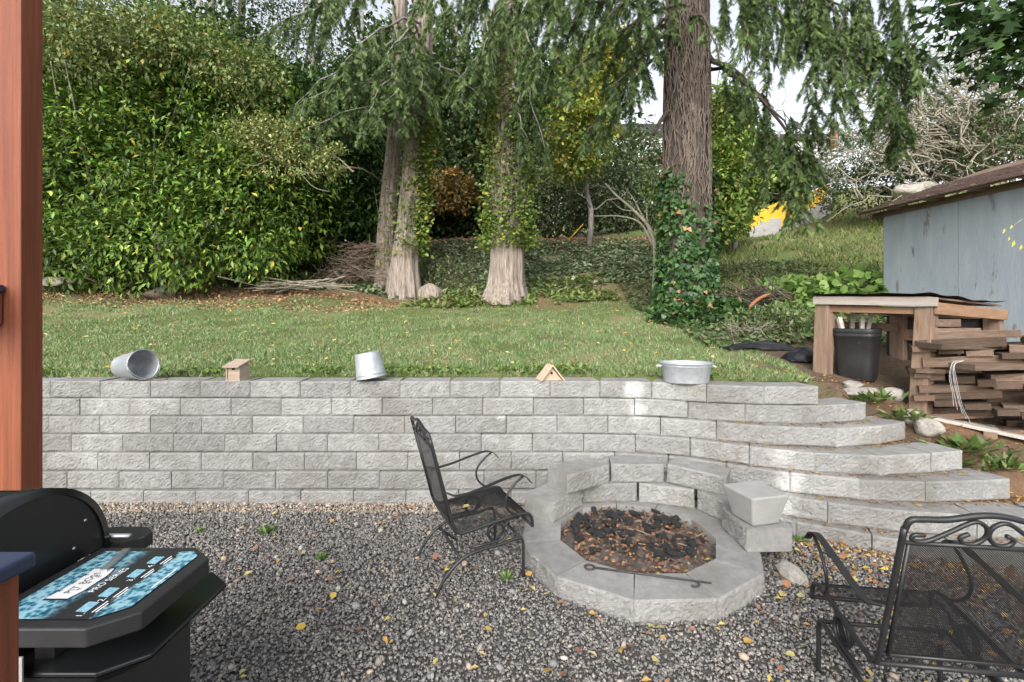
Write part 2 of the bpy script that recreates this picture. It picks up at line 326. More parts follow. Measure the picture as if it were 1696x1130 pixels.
# ---------------------------------------------------------------- scatter helper
def scatter(name, base, pos, t, n, size, col, mat, parent=None, sx=1.0):
    """copies of a small base shape (x across, y along tip, z normal) merged into one mesh"""
    bv, bf = np.asarray(base[0], float), np.asarray(base[1])
    pos = np.asarray(pos, float); k = len(pos); t = norm(t); n = np.asarray(n, float); n = norm(n-t*np.sum(n*t, 1, keepdims=True)); b = np.cross(t, n)
    size = np.broadcast_to(np.asarray(size, float), (k,))[:, None, None]
    V = pos[:, None, :]+size*(bv[None, :, 0, None]*b[:, None, :]*sx+bv[None, :, 1, None]*t[:, None, :]+bv[None, :, 2, None]*n[:, None, :])
    Fa = bf[None]+(np.arange(k)*len(bv))[:, None, None]
    c = np.repeat(np.asarray(col, float), len(bf), axis=0)
    return link(name, mesh_np(name, V.reshape(-1, 3), Fa.reshape(-1, bf.shape[1]), mat, c), parent)
LEAF = ([(0, 0, 0), (.26, .42, .07), (0, 1, -.04), (-.26, .42, .07), (0, .45, 0)], [(0, 1, 4), (1, 2, 4), (2, 3, 4), (3, 0, 4)])
LEAF2 = ([(0, 0, 0), (.29, .45, .07), (0, 1, -.05), (-.29, .45, .07)], [(0, 1, 2), (0, 2, 3)])
LONG = ([(0, 0, 0), (.20, .48, .06), (0, 1, -.1), (-.20, .48, .06)], [(0, 1, 2), (0, 2, 3)])
ROUND = ([(0, 0, 0), (.42, .25, .06), (.36, .75, .06), (0, 1, 0), (-.36, .75, .06), (-.42, .25, .06)], [(0, 1, 2), (0, 2, 3), (0, 3, 4), (0, 4, 5)])
IVY = ([(0, 0, 0), (.5, .12, .04), (.3, .5, .0), (0, 1, -.05), (-.3, .5, 0), (-.5, .12, .04)], [(0, 1, 2), (0, 2, 3), (0, 3, 4), (0, 4, 5)])
def maple():
    V = [(0, .35, 0)]; 
    for i in range(11):
        a = math.radians(-125+25*i); r = (.62 if i % 2 == 0 else .27)*(1.15 if i == 5 else 1); r = .62 if i == 5 else r
        V.append((math.sin(a)*r, .35+math.cos(a)*r, .04*(i % 2)))
    return V, [(0, i, i+1) for i in range(1, 11)]
MAPLE = maple()
def sprig():
    V = [(-.05, 0, 0), (.05, 0, 0), (0, 1, 0)]; Fs = [(0, 1, 2)]
    for i in range(6):
        y = .08+i*.155
        for s in (-1, 1):
            k = len(V); V += [(0, y-.05, 0), (0, y+.085, 0), (s*(.36-.03*i), y+.17, -.06)]; Fs.append((k, k+1, k+2))
    return V, Fs
SPRIG = sprig()
def rdir(n): return norm(rng.normal(size=(n, 3)))
def cmix(n, cols, w=None, jit=.18):
    cols = np.array(cols); i = rng.choice(len(cols), n, p=w); c = cols[i]*(1+rng.normal(0, jit, (n, 1))); return np.clip(c, .004, .9)
def ell_points(ells, n_clump, per, clump_r, depth=.35, lo=-.35):
    """clumped leaf positions in the outer shell of a union of ellipsoids -> pos, outward"""
    ells = np.array(ells, float); area = (ells[:, 3]*ells[:, 4]+ells[:, 3]*ells[:, 5]+ells[:, 4]*ells[:, 5]); w = area/area.sum()
    ps, ns = [], []
    e = rng.choice(len(ells), n_clump*3, p=w); d = rdir(n_clump*3); rr = 1-depth*rng.random(n_clump*3)**1.6
    cp = ells[e, :3]+d*ells[e, 3:6]*rr[:, None]; cn = norm(d/ells[e, 3:6])
    keep = d[:, 2] > lo
    for q in range(len(ells)):
        inside = (((cp-ells[q, :3])/ells[q, 3:6])**2).sum(1) < (1-depth*1.05)**2
        keep &= ~inside
    cp, cn = cp[keep][:n_clump], cn[keep][:n_clump]
    k = len(cp); pos = np.repeat(cp, per, 0)+rng.normal(size=(k*per, 3))*clump_r*np.array([1, 1, .6]); out = np.repeat(cn, per, 0)
    return pos, out
def foliage(name, ells, n_clump, per, clump_r, base, size, cols, w, mat, parent, depth=.4, droop=.2, lo=-.4, jit=.18, up=.9, cj=.13):
    pos, out = ell_points(ells, n_clump, per, clump_r, depth, lo)
    k = len(pos); t = norm(out*.7+rdir(k)*.8+np.array([0, 0, -droop])); n = norm(out*.4+rdir(k)*.5+np.array([0, 0, up]))
    cl = np.repeat(np.clip(1+rng.normal(0, cj, (k//per+1, 1)), .5, 1.9), per, 0)[:k]
    o = scatter(name, base, pos, t, n, size*(.7+.6*rng.random(k)), np.clip(cmix(k, cols, w, jit)*cl, .004, .9), mat, parent)
    return o
def limb_tree(mb, base, tip, r0, n_br, br_len, spread=.7, r1=None, seg=10, wob=.15):
    base, tip = np.array(base, float), np.array(tip, float); L = np.linalg.norm(tip-base)
    pts = base+(tip-base)*np.linspace(0, 1, seg)[:, None]; pts[1:-1] += rng.normal(0, wob*L/seg, (seg-2, 3))
    mb.tube(pts, np.linspace(r0, r1 if r1 else r0*.35, seg), 8); ends = []
    for i in range(n_br):
        s = .25+.72*rng.random(); p = base+(tip-base)*s; j = int(s*(seg-1)); p = pts[j]
        d = norm(norm(tip-base)*.5+rdir(1)[0]*spread+np.array([0, 0, .2])); l = br_len*(.5+.8*rng.random())*(1.15-s*.6)
        q = np.array([p+d*l*u+np.array([0, 0, -.1*l*u*u])+rng.normal(0, .04*l, 3)*(u > 0) for u in np.linspace(0, 1, 6)])
        mb.tube(q, np.linspace(r0*.32*(1-s*.5), .006, 6), 5); ends.append(q)
    return ends

# ---------------------------------------------------------------- retaining wall
def rock_face(w, h, d, back, seed, nx=34, nz=12, amp=.015):
    xs = np.linspace(-w/2, w/2, nx+1); zs = np.linspace(0, h, nz+1); X, Z = np.meshgrid(xs, zs)
    edge = np.minimum(np.minimum(X+w/2, w/2-X)/.012, np.minimum(Z, h-Z)/.010); edge = np.clip(edge, 0, 1)
    Yd = -((fbm(X*13+seed*9.1, Z*13+seed, seed*3.7, 2)-.5)*amp*.55+(fbm(X*60+seed*3.1, Z*60+seed, seed*1.7, 2)-.5)*amp*.65)*edge+.007*(1-edge)
    Yd = Yd-np.random.default_rng(seed).normal(0, .0025, X.shape)*np.minimum(edge, 1)
    V = np.stack([X, Yd, Z], -1).reshape(-1, 3); I = np.arange((nx+1)*(nz+1)).reshape(nz+1, nx+1)
    Fs = [(I[j, i], I[j, i+1], I[j+1, i+1], I[j+1, i]) for j in range(nz) for i in range(nx)]
    b = len(V); V = np.vstack([V, [(-back/2, d, 0), (back/2, d, 0), (back/2, d, h), (-back/2, d, h)]])
    Fs += [tuple(I[nz, :])+(b+2, b+3), tuple(I[0, ::-1])+(b, b+1), tuple(I[:, nx][::-1])[::-1]+(b+2, b+1), tuple(I[::-1, 0])+(b, b+3), (b+1, b, b+3, b+2)]
    me = bpy.data.meshes.new('block'); me.from_pydata([tuple(v) for v in V], [], [tuple(int(q) for q in f) for f in Fs]); me.materials.append(M['block']); me.validate(); me.update()
    return me
GAP = .005
BM = [rock_face(BW-GAP, RH-.004, .27, .405, s) for s in range(12)]
wall = thing('retaining_wall', 'long pale grey split-face concrete block wall curving into steps below the lawn', 'retaining wall')
first_px = [82, 131, 80, 117, 161, 110, 149]
for k in range(7):
    c = RC[k]; seg = np.hypot(*np.diff(c, axis=0).T); s = np.concatenate([[0], np.cumsum(seg)])
    x0 = (first_px[k]-HX)/F*(4.41-.036*k); s0 = np.interp(x0, c[:, 0], s) % BW-BW
    a = s0; j = 0
    while a < s[-1]-.1:
        b_ = min(a+BW, s[-1]); aa = max(a, 0); wseg = b_-aa
        if wseg > .12:
            A = np.array([np.interp(aa, s, c[:, 0]), np.interp(aa, s, c[:, 1])]); B = np.array([np.interp(b_, s, c[:, 0]), np.interp(b_, s, c[:, 1])])
            if A[0] > -7.9:
                full = abs(wseg-BW) < .01
                me = BM[(j*5+k*3+random.randrange(3)) % 12] if full else rock_face(wseg-GAP, RH-.004, .27, wseg-GAP if b_ >= s[-1]-.001 else wseg*.75, 20+k)
                o = link('block', me, wall, ((A[0]+B[0])/2, (A[1]+B[1])/2+random.uniform(-.003, .003), row_z(k+1)+random.uniform(-.003, .003)))
                o.rotation_euler[2] = math.atan2(B[1]-A[1], B[0]-A[0])+random.uniform(-.006, .006)
        a += BW; j += 1

# ---------------------------------------------------------------- fire pit
pit = thing('fire_pit', 'round fire pit of stacked split-face blocks with charred wood and leaves', 'fire pit', (.857, 3.356, 0))
pc = np.array([.857, 3.356]); NP = 11; RO = .811; AP = RO*math.cos(math.pi/NP)
def ring_block(seed):
    w = BW-.006; inner = 2*(AP-.265)*math.tan(math.pi/NP)-.006
    return rock_face(w, .15, .262, inner, seed, amp=.018)
ringm = [ring_block(40+i) for i in range(4)]
for i in range(NP):
    a = math.radians(-90+1.5)+2*math.pi*i/NP
    o = link('base_block', ringm[i % 4], pit, (math.cos(a)*AP, math.sin(a)*AP, -.02)); o.rotation_euler[2] = a+math.pi/2
def face_block(A, B, z, tilt=0, depth=.25, name='upper_block', seed=60):
    """block with its split face on the line A-B, body to the left of A->B (outside the pit)"""
    A, B = np.array(A), np.array(B); w = np.linalg.norm(B-A)
    me = rock_face(w-.006, .15, depth, w*.92, seed, amp=.018); m = (A+B)/2-pc
    o = link(name, me, pit, (m[0], m[1], z)); o.rotation_euler = (0, tilt, math.atan2(*(B-A)[::-1])); return o
face_block((.30, 3.52), (.57, 3.86), .131, 0, .27, seed=61)
face_block((.57, 3.90), (1.02, 3.93), .131, 0, .22, seed=62)
face_block((1.03, 3.93), (1.43, 3.78), .131, 0, .25, seed=63)
face_block((1.44, 3.77), (1.62, 3.42), .131, 0, .25, seed=64)
face_block((.42, 3.67), (.80, 3.94), .283, 0, .25, seed=65)
face_block((.81, 3.95), (1.24, 3.93), .283, 0, .22, seed=66)
face_block((1.25, 3.92), (1.62, 3.66), .283, .05, .24, seed=67)
face_block((1.50, 3.46), (1.50, 3.09), .131, 0, .30, seed=68)
# ash, charcoal and leaf litter inside
n = 40; mb = MB(); ra = np.linspace(0, .56, 9)
V = [(0, 0, .06)]; Fs = []
for r in ra[1:]:
    for k in range(n):
        a = 2*math.pi*k/n; V.append((math.cos(a)*r, math.sin(a)*r, .055+.05*float(fbm(math.cos(a)*r*7+3, math.sin(a)*r*7+5))-.02*(r/.56)))
for k in range(n): Fs.append((0, 1+k, 1+(k+1) % n))
for q in range(7):
    for k in range(n): Fs.append((1+q*n+k, 1+(q+1)*n+k, 1+(q+1)*n+(k+1) % n, 1+q*n+(k+1) % n))
mb.add(V, Fs).build('ash_bed', M['ash'], pit, True)
def rock_mesh(name, seed, mat, sub=1, flat=.75, rough=.35):
    import bmesh
    bm = bmesh.new(); bmesh.ops.create_icosphere(bm, subdivisions=sub, radius=1)
    for v in bm.verts:
        p = np.array(v.co); s = 1+rough*(float(vn(p[0]*1.3+seed*5.1, p[1]*1.3+seed*2.3, p[2]*1.3+seed))-.5)*2
        v.co = (p[0]*s, p[1]*s*.85, p[2]*s*flat)
    me = bpy.data.meshes.new(name); bm.to_mesh(me); bm.free(); me.materials.append(mat); return me
CHM = [rock_mesh('charcoal', s, M['char'], 2, .6, .7) for s in range(6)]
for i in range(105):
    r = .5*math.sqrt(random.random()); a = random.uniform(0, 6.28); x, y = math.cos(a)*r*.95, math.sin(a)*r*.9+.06
    if y < -.2 and x < .1: continue
    o = link('charcoal', CHM[i % 6], pit, (x, y, .098+random.uniform(0, .025))); s = random.uniform(.012, .036); o.scale = (s*random.uniform(1, 1.9), s, s); o.rotation_euler = (random.uniform(-.4, .4), random.uniform(-.4, .4), random.uniform(0, 6))
k = 1500; r = .52*np.sqrt(rng.random(k)); a = rng.random(k)*6.28
lp = np.stack([np.cos(a)*r, np.sin(a)*r, .085+.03*rng.random(k)], -1)
o = scatter('leaf_litter', LEAF, lp, norm(rdir(k)*[1, 1, .3]), rdir(k)*.6+[0, 0, .9], .018+.032*rng.random(k), cmix(k, [(.22, .12, .07), (.15, .085, .055), (.29, .16, .09), (.09, .07, .06), (.45, .33, .07)], [.33, .27, .17, .2, .03]), M['deadleaf'], pit); o['kind'] = 'stuff'
mb = MB()
for i in range(14):
    r = .45*random.random(); a = random.uniform(0, 6.28); d = random.uniform(0, 3.1); p = np.array([math.cos(a)*r, math.sin(a)*r, .10]); l = random.uniform(.08, .22)
    mb.tube([p, p+[math.cos(d)*l*.5, math.sin(d)*l*.5, .015], p+[math.cos(d)*l, math.sin(d)*l, .01]], .004, 5)
mb.build('burnt_sticks', M['twig_brown'], pit)['kind'] = 'stuff'
pier = MB(); pier.box((0, 0, .10), (.20, .20, .20), 0, None, 1.45)
o = pier.build('pier_block', M['smooth_concrete'], None, False, .012, (1.63, 3.24, .283), math.radians(14)); tag(o, 'smooth trapezoid concrete pier block, wide end up, on the fire pit edge', 'concrete block')
def world_curve(pts): return [tuple(p) for p in pts]
pk = MB(); A = np.array([.441, 2.906, .138]); B = np.array([1.126, 2.724, .138]); d = norm(B-A); sdv = np.array([-d[1], d[0], 0])
pk.tube([A+d*.05, (A+B)/2, B], [.0065, .0065, .005], 8)
o = pk.build('shaft', M['iron'], None, True)
poker = thing('fire_poker', 'black iron fire poker with ring handle lying on the fire pit rim', 'fire poker', tuple(A)); o.parent = poker; o.location = tuple(-A)
MB().tube([A+d*.025+d*.028*math.cos(t)+sdv*.028*math.sin(t) for t in np.linspace(0, 6.283, 20)], .006, 8, False).build('ring_handle', M['iron'], poker, True, loc=-A)
MB().tube([B-d*.10+d*(.03*math.sin(t)+.0)-sdv*(.03-.03*math.cos(t)) for t in np.linspace(-.3, 3.6, 12)], .006, 8).build('hook', M['iron'], poker, True, loc=-A)
o = link('broken_stone', rock_mesh('broken_stone', 3, M['rock'], 2, .8, .3), None, (1.75, 3.0, .035)); o.scale = (.06, .12, .07); o.rotation_euler = (.2, 0, .35); tag(o, 'pale broken chunk of block standing in gravel right of the fire pit', 'stone')

# ---------------------------------------------------------------- gravel stones, pebbles, fallen leaves
def ico():
    p = (1+5**.5)/2
    V = np.array([(-1, p, 0), (1, p, 0), (-1, -p, 0), (1, -p, 0), (0, -1, p), (0, 1, p), (0, -1, -p), (0, 1, -p), (p, 0, -1), (p, 0, 1), (-p, 0, -1), (-p, 0, 1)], float); V /= np.linalg.norm(V[0])
    return V, np.array([(0, 11, 5), (0, 5, 1), (0, 1, 7), (0, 7, 10), (0, 10, 11), (1, 5, 9), (5, 11, 4), (11, 10, 2), (10, 7, 6), (7, 1, 8), (3, 9, 4), (3, 4, 2), (3, 2, 6), (3, 6, 8), (3, 8, 9), (4, 9, 5), (2, 4, 11), (6, 2, 10), (8, 6, 7), (9, 8, 1)])
ICO = ico()
CUB = (np.array([(-1, -1, -1), (1, -1, -1), (1, 1, -1), (-1, 1, -1), (-1, -1, 1), (1, -1, 1), (1, 1, 1), (-1, 1, 1)], float)*.68,
       np.array([(0, 3, 2), (0, 2, 1), (4, 5, 6), (4, 6, 7), (0, 1, 5), (0, 5, 4), (1, 2, 6), (1, 6, 5), (2, 3, 7), (2, 7, 6), (3, 0, 4), (3, 4, 7)]))
def stones(name, xy, z, size, cols, parent=None, mat=None, jag=.42, flat=(.35, .8), shape=ICO):
    k = len(xy); nv = len(shape[0]); V = np.broadcast_to(shape[0], (k, nv, 3))*(1+jag*(rng.random((k, nv, 3 if nv == 8 else 1))-.5)*2)
    V = V*np.stack([.7+.6*rng.random(k), .6+.5*rng.random(k), flat[0]+(flat[1]-flat[0])*rng.random(k)], -1)[:, None, :]
    q = norm(rng.normal(size=(k, 4))*[1, .35, .35, 1]); w, x, y, zz = q.T
    Rm = np.stack([1-2*(y*y+zz*zz), 2*(x*y-w*zz), 2*(x*zz+w*y), 2*(x*y+w*zz), 1-2*(x*x+zz*zz), 2*(y*zz-w*x), 2*(x*zz-w*y), 2*(y*zz+w*x), 1-2*(x*x+y*y)], -1).reshape(k, 3, 3)
    V = np.einsum('kij,knj->kni', Rm, V)*np.asarray(size).reshape(-1, 1, 1)+np.stack([xy[:, 0], xy[:, 1], z], -1)[:, None, :]
    Fa = shape[1][None]+(np.arange(k)*nv)[:, None, None]
    return link(name, mesh_np(name, V.reshape(-1, 3), Fa.reshape(-1, 3), mat or M['stone'], np.repeat(cols, len(shape[1]), 0)), parent)
k = 102000; gy_ = np.sqrt(1.75**2+rng.random(k)*(4.35**2-1.75**2)); gxx = (rng.random(k)-.5)*2*(1.12*gy_+.7)
ok = (np.hypot(gxx-pc[0], gy_-pc[1]) > .79) & (gy_ < row_y(6, gxx)+.02); gxx, gy_ = gxx[ok], gy_[ok]; k = len(gxx)
tan_ = np.clip((gy_-(row_y(6, gxx)-.28))/.25, 0, 1)*(rng.random(k) < .7)
size = (.0062+.0066*rng.random(k)**1.8)*(1+.25*tan_)
gc = cmix(k, [(.15, .143, .136), (.20, .188, .176), (.25, .23, .207), (.33, .295, .255), (.105, .10, .096)], [.34, .34, .22, .04, .06])
gc = np.where((tan_ > .3)[:, None], cmix(k, [(.36, .27, .19), (.30, .25, .20), (.42, .36, .29), (.24, .20, .17)]), gc)
stones('gravel_stones', np.stack([gxx, gy_], -1), .004+.010*rng.random(k)+.012*fbm(gxx*3, gy_*3), size, gc, None, None, .55, (.35, .85), CUB)
tag(bpy.data.objects['gravel_stones'], 'loose dark grey crushed stone covering the patio', 'gravel', kind='stuff')
k = 230; yy = np.sqrt(1.9**2+rng.random(k)*(4.2**2-1.9**2)); xx = (rng.random(k)-.5)*2*1.1*yy; ok = (np.hypot(xx-pc[0], yy-pc[1]) > .84) & (yy < row_y(6, xx)-.02); xx, yy = xx[ok], yy[ok]; k = len(xx)
tag(stones('river_pebbles', np.stack([xx, yy], -1), .016+.008*rng.random(k), .015+.014*rng.random(k), cmix(k, [(.32, .29, .25), (.26, .24, .215), (.34, .26, .20), (.21, .21, .205)]), None, None, .1, (.5, .7)), 'rounded pale river pebbles among the dark gravel', 'pebbles', kind='stuff')
# pebble strip behind the wall top
k = 2600; xx = -5+rng.random(k)*7.3; yy = row_y(0, xx)+.24+.22*rng.random(k)**1.2; zz = ground(xx, yy)+.006
tag(stones('wall_top_pebbles', np.stack([xx, yy], -1), zz, .010+.013*rng.random(k), cmix(k, [(.40, .38, .36), (.30, .29, .28), (.45, .40, .35)]), None, None, .15, (.5, .8)), 'strip of rounded pale drainage pebbles between wall top and lawn', 'pebbles', kind='stuff')
# fallen leaves: the big ones one by one
def flat_leaf(base, c, nm):
    bv = np.array(base[0], float); bv[:, 2] *= 2.2; bv[:, 2] += .10*bv[:, 1]**2
    return mesh_np(nm, bv, np.array(base[1]), M['deadleaf'], np.repeat([c], len(base[1]), 0))
LM = [flat_leaf(b, c, 'leaf') for b in (LEAF, ROUND) for c in ((.55, .38, .08), (.50, .30, .08), (.38, .18, .09), (.52, .44, .18), (.28, .14, .085), (.56, .42, .12))]
for i in range(375):
    y = math.sqrt(1.95**2+random.random()*(4.1**2-1.95**2)); x = (-.75+1.85*random.random()**.6)*y
    if math.hypot(x-pc[0], y-pc[1]) < .83 or y > row_y(6, x)-.05: continue
    o = link('leaf', random.choice(LM), gravel, (x, y, .034+random.uniform(0, .006))); s = random.uniform(.03, .055); o.scale = (s, s, s); o.rotation_euler = (random.uniform(-.35, .35), random.uniform(-.35, .35), random.uniform(0, 6.28))
k = 1500; xx = .2+3.9*rng.random(k)**.8; yy = np.minimum(row_y(6, xx)-.02-(.7+.9*(rng.random(k) < .35))*rng.random(k)**1.6, 4); ok = np.hypot(xx-pc[0], yy-pc[1]) > .83; xx, yy = xx[ok], yy[ok]; k = len(xx)
tag(scatter('leaf_litter', LEAF, np.stack([xx, yy, .025+.01*rng.random(k)], -1), norm(rdir(k)*[1, 1, .2]), rdir(k)*.4+[0, 0, 1], .02+.035*rng.random(k), cmix(k, [(.32, .15, .07), (.42, .22, .08), (.22, .11, .06), (.55, .40, .08)]), M['deadleaf']), 'brown leaf litter gathered on gravel along the curved wall foot', 'leaf litter', kind='stuff')
k = 2600; xx = 1.9+2.9*rng.random(k); yy = 3.2+1.8*rng.random(k); zz = ground(xx, yy); ok = (zz > .1) & ((yy > row_y(0, np.minimum(xx, 2.6))) | (xx > 3.1) | (rng.random(k) < .3)); xx, yy, zz = xx[ok], yy[ok], zz[ok]; k = len(xx)
tag(scatter('bank_leaf_litter', LEAF, np.stack([xx, yy, zz+.016], -1), norm(rdir(k)*[1, 1, .2]), rdir(k)*.4+[0, 0, 1], .015+.03*rng.random(k), cmix(k, [(.30, .14, .07), (.40, .21, .09), (.20, .10, .06), (.6, .42, .07)], [.4, .25, .25, .1]), M['deadleaf']), 'rust coloured needles and leaves strewn over the block steps', 'leaf litter', kind='stuff')

def step_top(x, y):
    z = np.full(np.shape(x), -1.0)
    for k_ in range(6, -1, -1): z = np.where((y >= row_y(k_, x)+.015) & (x <= RC[k_][-1, 0]-.02), row_z(k_), z)
    return z
k = 9000; xx = 1.7+2.4*rng.random(k); yy = 3.0+1.35*rng.random(k); zz = step_top(xx, yy); near = np.full(k, 9.0)
for k_ in range(7): near = np.where((yy < row_y(k_, xx)) & (xx < RC[k_][-1, 0]), np.minimum(near, row_y(k_, xx)-yy), near)
ok = (zz > .1) & (zz < 1.0) & (near < .03+.10*rng.random(k)*fbm(xx*3, yy*3)*2); xx, yy, zz = xx[ok], yy[ok], zz[ok]; k = len(xx)
tag(scatter('step_litter', LONG, np.stack([xx, yy, zz+.004], -1), norm(rdir(k)*[1, 1, .1]), rdir(k)*.3+[0, 0, 1], .012+.03*rng.random(k)**2, cmix(k, [(.26, .13, .07), (.34, .19, .09), (.17, .10, .06), (.42, .32, .12)]), M['deadleaf']), 'rust brown needles and crumbs caught on the block step treads', 'leaf litter', kind='stuff')
# ---------------------------------------------------------------- grass
BL = ([(-.055, 0, 0), (.055, 0, 0), (.035, .55, .05), (0, 1, .22)], [(0, 1, 2), (0, 2, 3)])
def grass(name, x, y, hgt, cols, w, label, lean=.6):
    k = len(x); z = ground(x, y)-.008; t = norm(np.stack([rng.normal(0, lean, k), rng.normal(0, lean, k), np.ones(k)], -1))
    return tag(scatter(name, BL, np.stack([x, y, z], -1), t, rdir(k)+[0, -.3, .4], hgt, cmix(k, cols, w, .2), M['leaf'], None, 1.6), label, 'grass', kind='stuff')
k = 300000; yy = 4.5+8.2*rng.random(k)**1.25; xx = (-1.22+2.1*rng.random(k))*yy
den = fbm(xx*2.2, yy*2.2, 5); edge = row_y(0, xx)+.34+.16*(fbm(xx*3, yy*0+1)-.5)*2
ok = (yy > edge) & (den+.22*rng.random(k) > .42) & (xx < 2.9+.25*(yy-5)+.5*(vn(yy*2, xx*2)-.5)) & ((yy < 10.6+1.2*(fbm(xx*.8, yy*.8)-.3)) | (rng.random(k) < .35))
xx, yy = xx[ok], yy[ok]; k = len(xx); patch = fbm(xx*1.1, yy*1.1, 2)
gh = (.026+.038*rng.random(k))*(.8+.9*np.clip(fbm(xx*4, yy*4, 8)-.4, 0, 1)*2)
o = grass('lawn_grass', xx, yy, gh, [(.14, .235, .075), (.20, .295, .12), (.285, .315, .16), (.40, .375, .24), (.10, .175, .05)], [.32, .29, .19, .11, .09], 'short green lawn grass with yellowed tips on the terrace')
k = 4200; xx = -4.9+7.6*rng.random(k); xx = xx+.05*rng.normal(size=k); yy = row_y(0, xx)+.34+.3*rng.random(k); ok = fbm(xx*4, yy*2, 4) > .52; xx, yy = xx[ok], yy[ok]; k = len(xx)
tag(scatter('lawn_weeds', LEAF, np.stack([xx, yy, ground(xx, yy)+.02], -1), rdir(k)*[1, 1, .3]+[0, 0, .6], rdir(k)+[0, 0, 1], .035+.04*rng.random(k), cmix(k, [(.13, .20, .05), (.18, .26, .07), (.10, .16, .04)]), M['leaf']), 'broad-leaved weeds along the lawn edge behind the wall', 'weeds', kind='stuff')
k = 26000; yy = 9+15*rng.random(k)**1.3; xx = yy*(.42+.75*rng.random(k)); ok = fbm(xx*1.3, yy*1.3) > .40; xx, yy = xx[ok], yy[ok]
grass('hillside_grass', xx, yy, .10+.12*rng.random(len(xx)), [(.12, .17, .045), (.17, .21, .07), (.27, .25, .12), (.09, .13, .035)], [.35, .3, .2, .15], 'long pale grass on the hillside below the yellow stairs')
k = 900; yy = 5+6*rng.random(k); xx = (-1.0+1.7*rng.random(k))*yy; ok = (yy > row_y(0, xx)+.5) & (xx < 2.6); xx, yy = xx[ok], yy[ok]; k = len(xx)
tag(scatter('lawn_leaves', LEAF, np.stack([xx, yy, ground(xx, yy)+.05], -1), norm(rdir(k)*[1, 1, .2]), rdir(k)*.5+[0, 0, 1], .035+.04*rng.random(k), cmix(k, [(.62, .45, .07), (.6, .35, .1), (.40, .2, .1), (.55, .45, .2)]), M['deadleaf']), 'small yellow and tan leaves fallen on the lawn', 'fallen leaves', kind='stuff')

# ---------------------------------------------------------------- things on the wall top
def pail(r0, r1, h, name, mat, sx=1.0):
    mb = MB(); pr = [(0, 0.004), (r0*.96, .004), (r0, 0), (r0, .012), (r1, h-.012), (r1+.006, h-.006), (r1+.006, h), (r1-.004, h), (r1-.008, h-.014), (r0-.006, .02), (0, .02)]
    mb.lathe(pr, 36, sx); return mb
TOPZ = ZT-.004
r = thing('tipped_bucket', 'galvanized bucket lying on its side with wire handle, on the wall top', 'bucket', (-3.53, 4.50, TOPZ))
rot = np.array(Matrix.Rotation(math.radians(72), 3, 'Z') @ Matrix.Rotation(math.radians(86), 3, 'X').to_3x3())
rot = np.array((Matrix.Rotation(math.radians(-20), 3, 'Z') @ Matrix.Rotation(math.radians(84), 3, 'Y')))
mb = MB(); pr = [(0, .004), (.100, .004), (.102, 0), (.104, .012), (.138, .288), (.144, .294), (.144, .30), (.134, .30), (.131, .286), (.097, .02), (0, .02)]
mb.lathe(pr, 36, 1, 1, rot, (-.14, .05, .118)); o = mb.build('body', M['galv'], r, True)
loc0 = np.array([-.14, .05, .118])
def tp(p): return rot @ np.array(p)+loc0
MB().tube([tp((0, .14*math.cos(a), .295+.0*a)) + (rot @ np.array([.13*math.sin(a), 0, .05*math.sin(a)])) for a in np.linspace(0, math.pi, 18)], .0035, 6).build('handle', M['galv'], r, True)
MB().tube(crv([tp((.13, .02, .30)), tp((.142, .02, .33)), (.22, -.03, .012), (.26, -.07, .012), (.34, -.02, .012)], 16), .006, 6).build('cord', M['twig_brown'], r, True)
def birdhouse1():
    r = thing('birdhouse', 'small brown upright birdhouse with slanted roof on the wall top', 'birdhouse', (-2.545, 4.49, TOPZ), math.radians(-8))
    mb = MB(); w, d = .115, .125
    mb.add([(-w/2, -d/2, .015), (w/2, -d/2, .015), (w/2, d/2, .015), (-w/2, d/2, .015), (-w/2, -d/2, .125), (w/2, -d/2, .125), (w/2, d/2, .165), (-w/2, d/2, .165)], [(0, 3, 2, 1), (4, 5, 6, 7), (0, 1, 5, 4), (1, 2, 6, 5), (2, 3, 7, 6), (3, 0, 4, 7)]); mb.build('box', M['birdwood'], r, bevel=.003)
    for s in (-1, 1): MB().box((s*(w/2+.006), -.006, .075), (.012, d+.012, .13)).build('side_panel', M['birdwood'], r, bevel=.002)
    MB().box((0, 0, .0075), (w+.03, d+.02, .015)).build('floor_board', M['birdwood'], r, bevel=.002)
    MB().box((0, -.018, .157), (w+.045, d+.065, .014), 0, np.array(Matrix.Rotation(math.radians(17), 3, 'X'))).build('roof', M['birdwood'], r, bevel=.003)
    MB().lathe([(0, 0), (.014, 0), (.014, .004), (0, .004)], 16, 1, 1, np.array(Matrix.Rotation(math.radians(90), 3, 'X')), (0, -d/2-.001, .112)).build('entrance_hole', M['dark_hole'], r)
birdhouse1()
r = thing('upright_pail', 'plain galvanized pail tilted on the wall top between the two birdhouses', 'bucket', (-1.34, 4.47, TOPZ), 0)
rot = np.array(Matrix.Rotation(math.radians(12), 3, 'Y') @ Matrix.Rotation(math.radians(180), 3, 'X')); mb = MB()
pr = [(0, .22), (.128, .22), (.132, .215), (.130, .20), (.098, .006), (.098, 0), (.09, 0), (.12, .21), (0, .21)]
pr = [(0, .0), (.110, .0), (.114, .006), (.134, .222), (.139, .226), (.139, .234), (.13, .234), (.108, .012), (0, .012)]
rot = np.array(Matrix.Rotation(math.radians(170), 3, 'Y')); mb.lathe(pr, 36, 1, 1, rot, (0, 0, .258)); mb.build('body', M['galv'], r, True)
MB().lathe([(.131, .195), (.135, .198), (.135, .203), (.132, .205)], 36, 1.01, 1.01, rot, (0, 0, .258)).build('seam_band', M['galv'], r, True)
